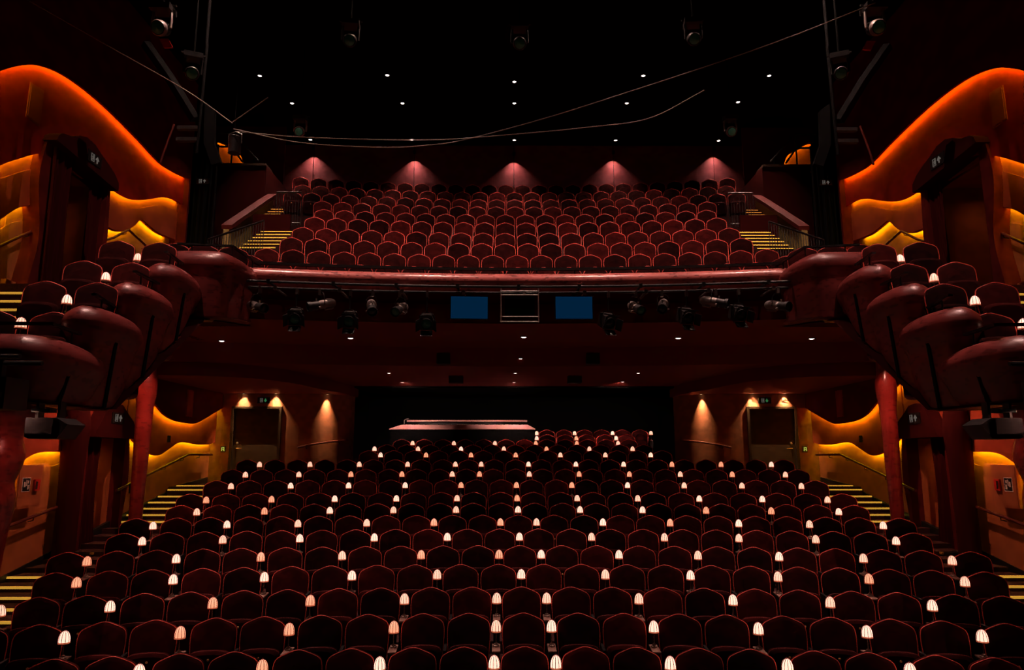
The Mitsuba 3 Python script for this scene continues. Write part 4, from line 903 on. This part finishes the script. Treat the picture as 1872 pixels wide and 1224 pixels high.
# ------------------------------------------------------------------ rigging above: moving lights, beams, catwalk rungs, cables
def moving_light(x, y, z, label, k=1.0, rx=.5, rz=0.0, bright=True):
    t = thing('moving_light', label, 'moving light'); m = 'silver_body' if bright else 'housing'; p = (x, y, z)
    put('base', move(cat([bx(-.20, .20, -.16, .16, .34, .46), bx(-.26, .26, -.02, .02, .46, .49)]), p, rz=rz, s=k), 'housing', t, smooth=False)
    for q in (-1, 1):
        put('arm', move(tube([(.17 * q, 0, .36), (.185 * q, 0, .15), (.18 * q, 0, 0)], .028, 7), p, rz=rz, s=k), m, t)
    put('head', move(move(cat([(lambda m_: (m_[0][:, [0, 2, 1]], m_[1][:, ::-1]))(lathe([(0, .22), (.09, .21), (.145, .12), (.15, -.06), (.13, -.15), (0, -.15)], 16))]), rx=rx), p, rz=rz, s=k), 'housing', t)
    put('collar', move(move((lambda m_: (m_[0][:, [0, 2, 1]], m_[1][:, ::-1]))(lathe([(.151, -.04), (.158, -.06), (.155, -.12), (.134, -.155)], 16)), rx=rx), p, rz=rz, s=k), m, t)
    put('lens', move(move((lambda m_: (m_[0][:, [0, 2, 1]], m_[1][:, ::-1]))(lathe([(0, -.19), (.06, -.18), (.115, -.155), (.12, -.14)], 16)), rx=rx), p, rz=rz, s=k), 'lens', t)
    put('hanger', move(tube([(0, 0, .47), (0, 0, 13.34 - z if z < 13 else .6)], .02, 6), (x, y, z)) if k == 1 else tube([(x, y, z + .45 * k), (x, y, 13.34)], .02, 6), 'black_matte', t)


moving_light(-6.59, 12.0, 10.70, 'pale armed moving light hanging at the upper left corner', .95)
moving_light(6.62, 12.0, 10.76, 'pale armed moving light hanging at the upper right corner', .95)
moving_light(-5.95, 12.0, 9.80, 'dark moving light with green glint beside the left roof beam', .8, .5, .4, False)
moving_light(5.90, 12.0, 9.84, 'dark moving light with green glint beside the right roof beam', .8, .5, -.4, False)
moving_light(-3.10, 12.0, 10.47, 'dark moving light with green glint in the black ceiling, left of three', .8, .6, .1, False)
moving_light(.02, 12.0, 10.42, 'dark moving light with green glint in the black ceiling, middle of three', .8, .6, 0, False)
moving_light(3.23, 12.0, 10.52, 'dark moving light with green glint in the black ceiling, right of three', .8, .6, -.1, False)
moving_light(-5.49, 17.0, 11.08, 'small pale moving light before the balcony rear wall, left of two', .85)
moving_light(5.49, 17.0, 11.11, 'small pale moving light before the balcony rear wall, right of two', .85)
for s in (-1, 1):
    sd = SIDE[s]
    single('roof_beam', mir(tube([(-7.35, 12.9, 10.95), (-6.85, 13.0, 10.25), (-6.35, 13.1, 9.45)], .10, 4), s), 'black_matte', f'dark slanting roof beam in the upper {sd} corner', 'beam', smooth=False)
    t = thing('catwalk_ladder', f'dark ladder like steel frame hanging above the {sd} gallery end', 'ladder')
    for z in (9.22, 8.98):
        put('rung', mir(bx(-6.62, -6.22, 12.95, 13.05, z - .035, z + .035), s), 'housing', t, smooth=False)
    put('stile', mir(tube([(-6.70, 13.0, 9.3), (-6.86, 13.0, 8.7), (-6.9, 13.0, 8.5)], .02, 5), s), 'timber_rail', t)
    put('stile', mir(tube([(-6.18, 13.0, 11.0), (-6.20, 13.0, 9.6), (-6.22, 13.0, 8.7)], .03, 5), s), 'black_matte', t)
    single('glossy_sheet', mir(prism([(-6.12, 9.75), (-5.92, 9.6), (-5.88, 8.9), (-5.72, 8.5), (-5.9, 8.45), (-6.08, 8.9)], 12.95, 13.05, 'xz'), s), 'black_matte', f'dark glossy upright panel beside the {sd} catwalk frame', 'panel')
    single('red_flag_panel', mir(prism([(-6.66, 10.55), (-6.50, 10.56), (-6.40, 10.38), (-6.56, 10.37)], 12.1, 12.13, 'xz'), s), 'red_paint', f'small dark red plate under the corner moving light on the {sd}', 'plate', smooth=False)
    single('hanging_strut', mir(tube([(-6.2, 13.0, 13.34), (-6.19, 13.0, 11.0)], .03, 5), s), 'black_matte', f'thin black strut holding the {sd} catwalk frame', 'strut')
CABLES = [('thin grey cable from the upper left corner down to the hanging loudspeaker', [(-8.37, 11, 10.57), (-6.9, 11, 9.71), (-5.55, 11, 8.92), (-4.74, 11, 8.34)]),
          ('long pale cable sagging across the hall up to the right corner', [(-4.72, 11, 8.24), (-3.6, 11, 8.0), (-2.25, 11, 7.92), (-1.53, 11, 7.96), (-.9, 11, 8.06), (.45, 11, 8.45), (1.83, 11, 8.92), (3.22, 11, 9.41), (4.64, 11, 9.95), (6.09, 11, 10.57)]),
          ('thinner pale cable crossing below the long sagging cable', [(-4.72, 11.1, 8.24), (-3.51, 11.1, 8.14), (-1.53, 11.1, 8.10), (-.14, 11.1, 8.2), (1.2, 11.1, 8.34), (2.18, 11.1, 8.50), (3.11, 11.1, 9.0)]),
          ('short pale cable rising from the hanging loudspeaker', [(-4.74, 11, 8.36), (-4.46, 11, 8.58), (-4.18, 11, 8.80)])]
for lab, pts in CABLES:
    single('cable', tube(smooth_pts(pts, 40), .0085, 5), 'wire', lab, 'cable', smooth=True)
t = thing('pendant_speaker', 'black cylinder loudspeaker hanging where the cables meet, upper left', 'speaker')
put('body', lathe([(0, 7.90), (.10, 7.90), (.10, 8.18), (.085, 8.2), (0, 8.2)], 16, (-4.76, 11.2, 0)), 'housing', t)
put('yoke', tube([(-4.87, 11.2, 8.08), (-4.87, 11.2, 8.24), (-4.76, 11.2, 8.29), (-4.65, 11.2, 8.24), (-4.65, 11.2, 8.08)], .009, 5), 'steel', t)
put('hanger', tube([(-4.76, 11.2, 8.29), (-4.74, 11.1, 8.42), (-4.74, 11.1, 13.3)], .008, 5), 'black', t)
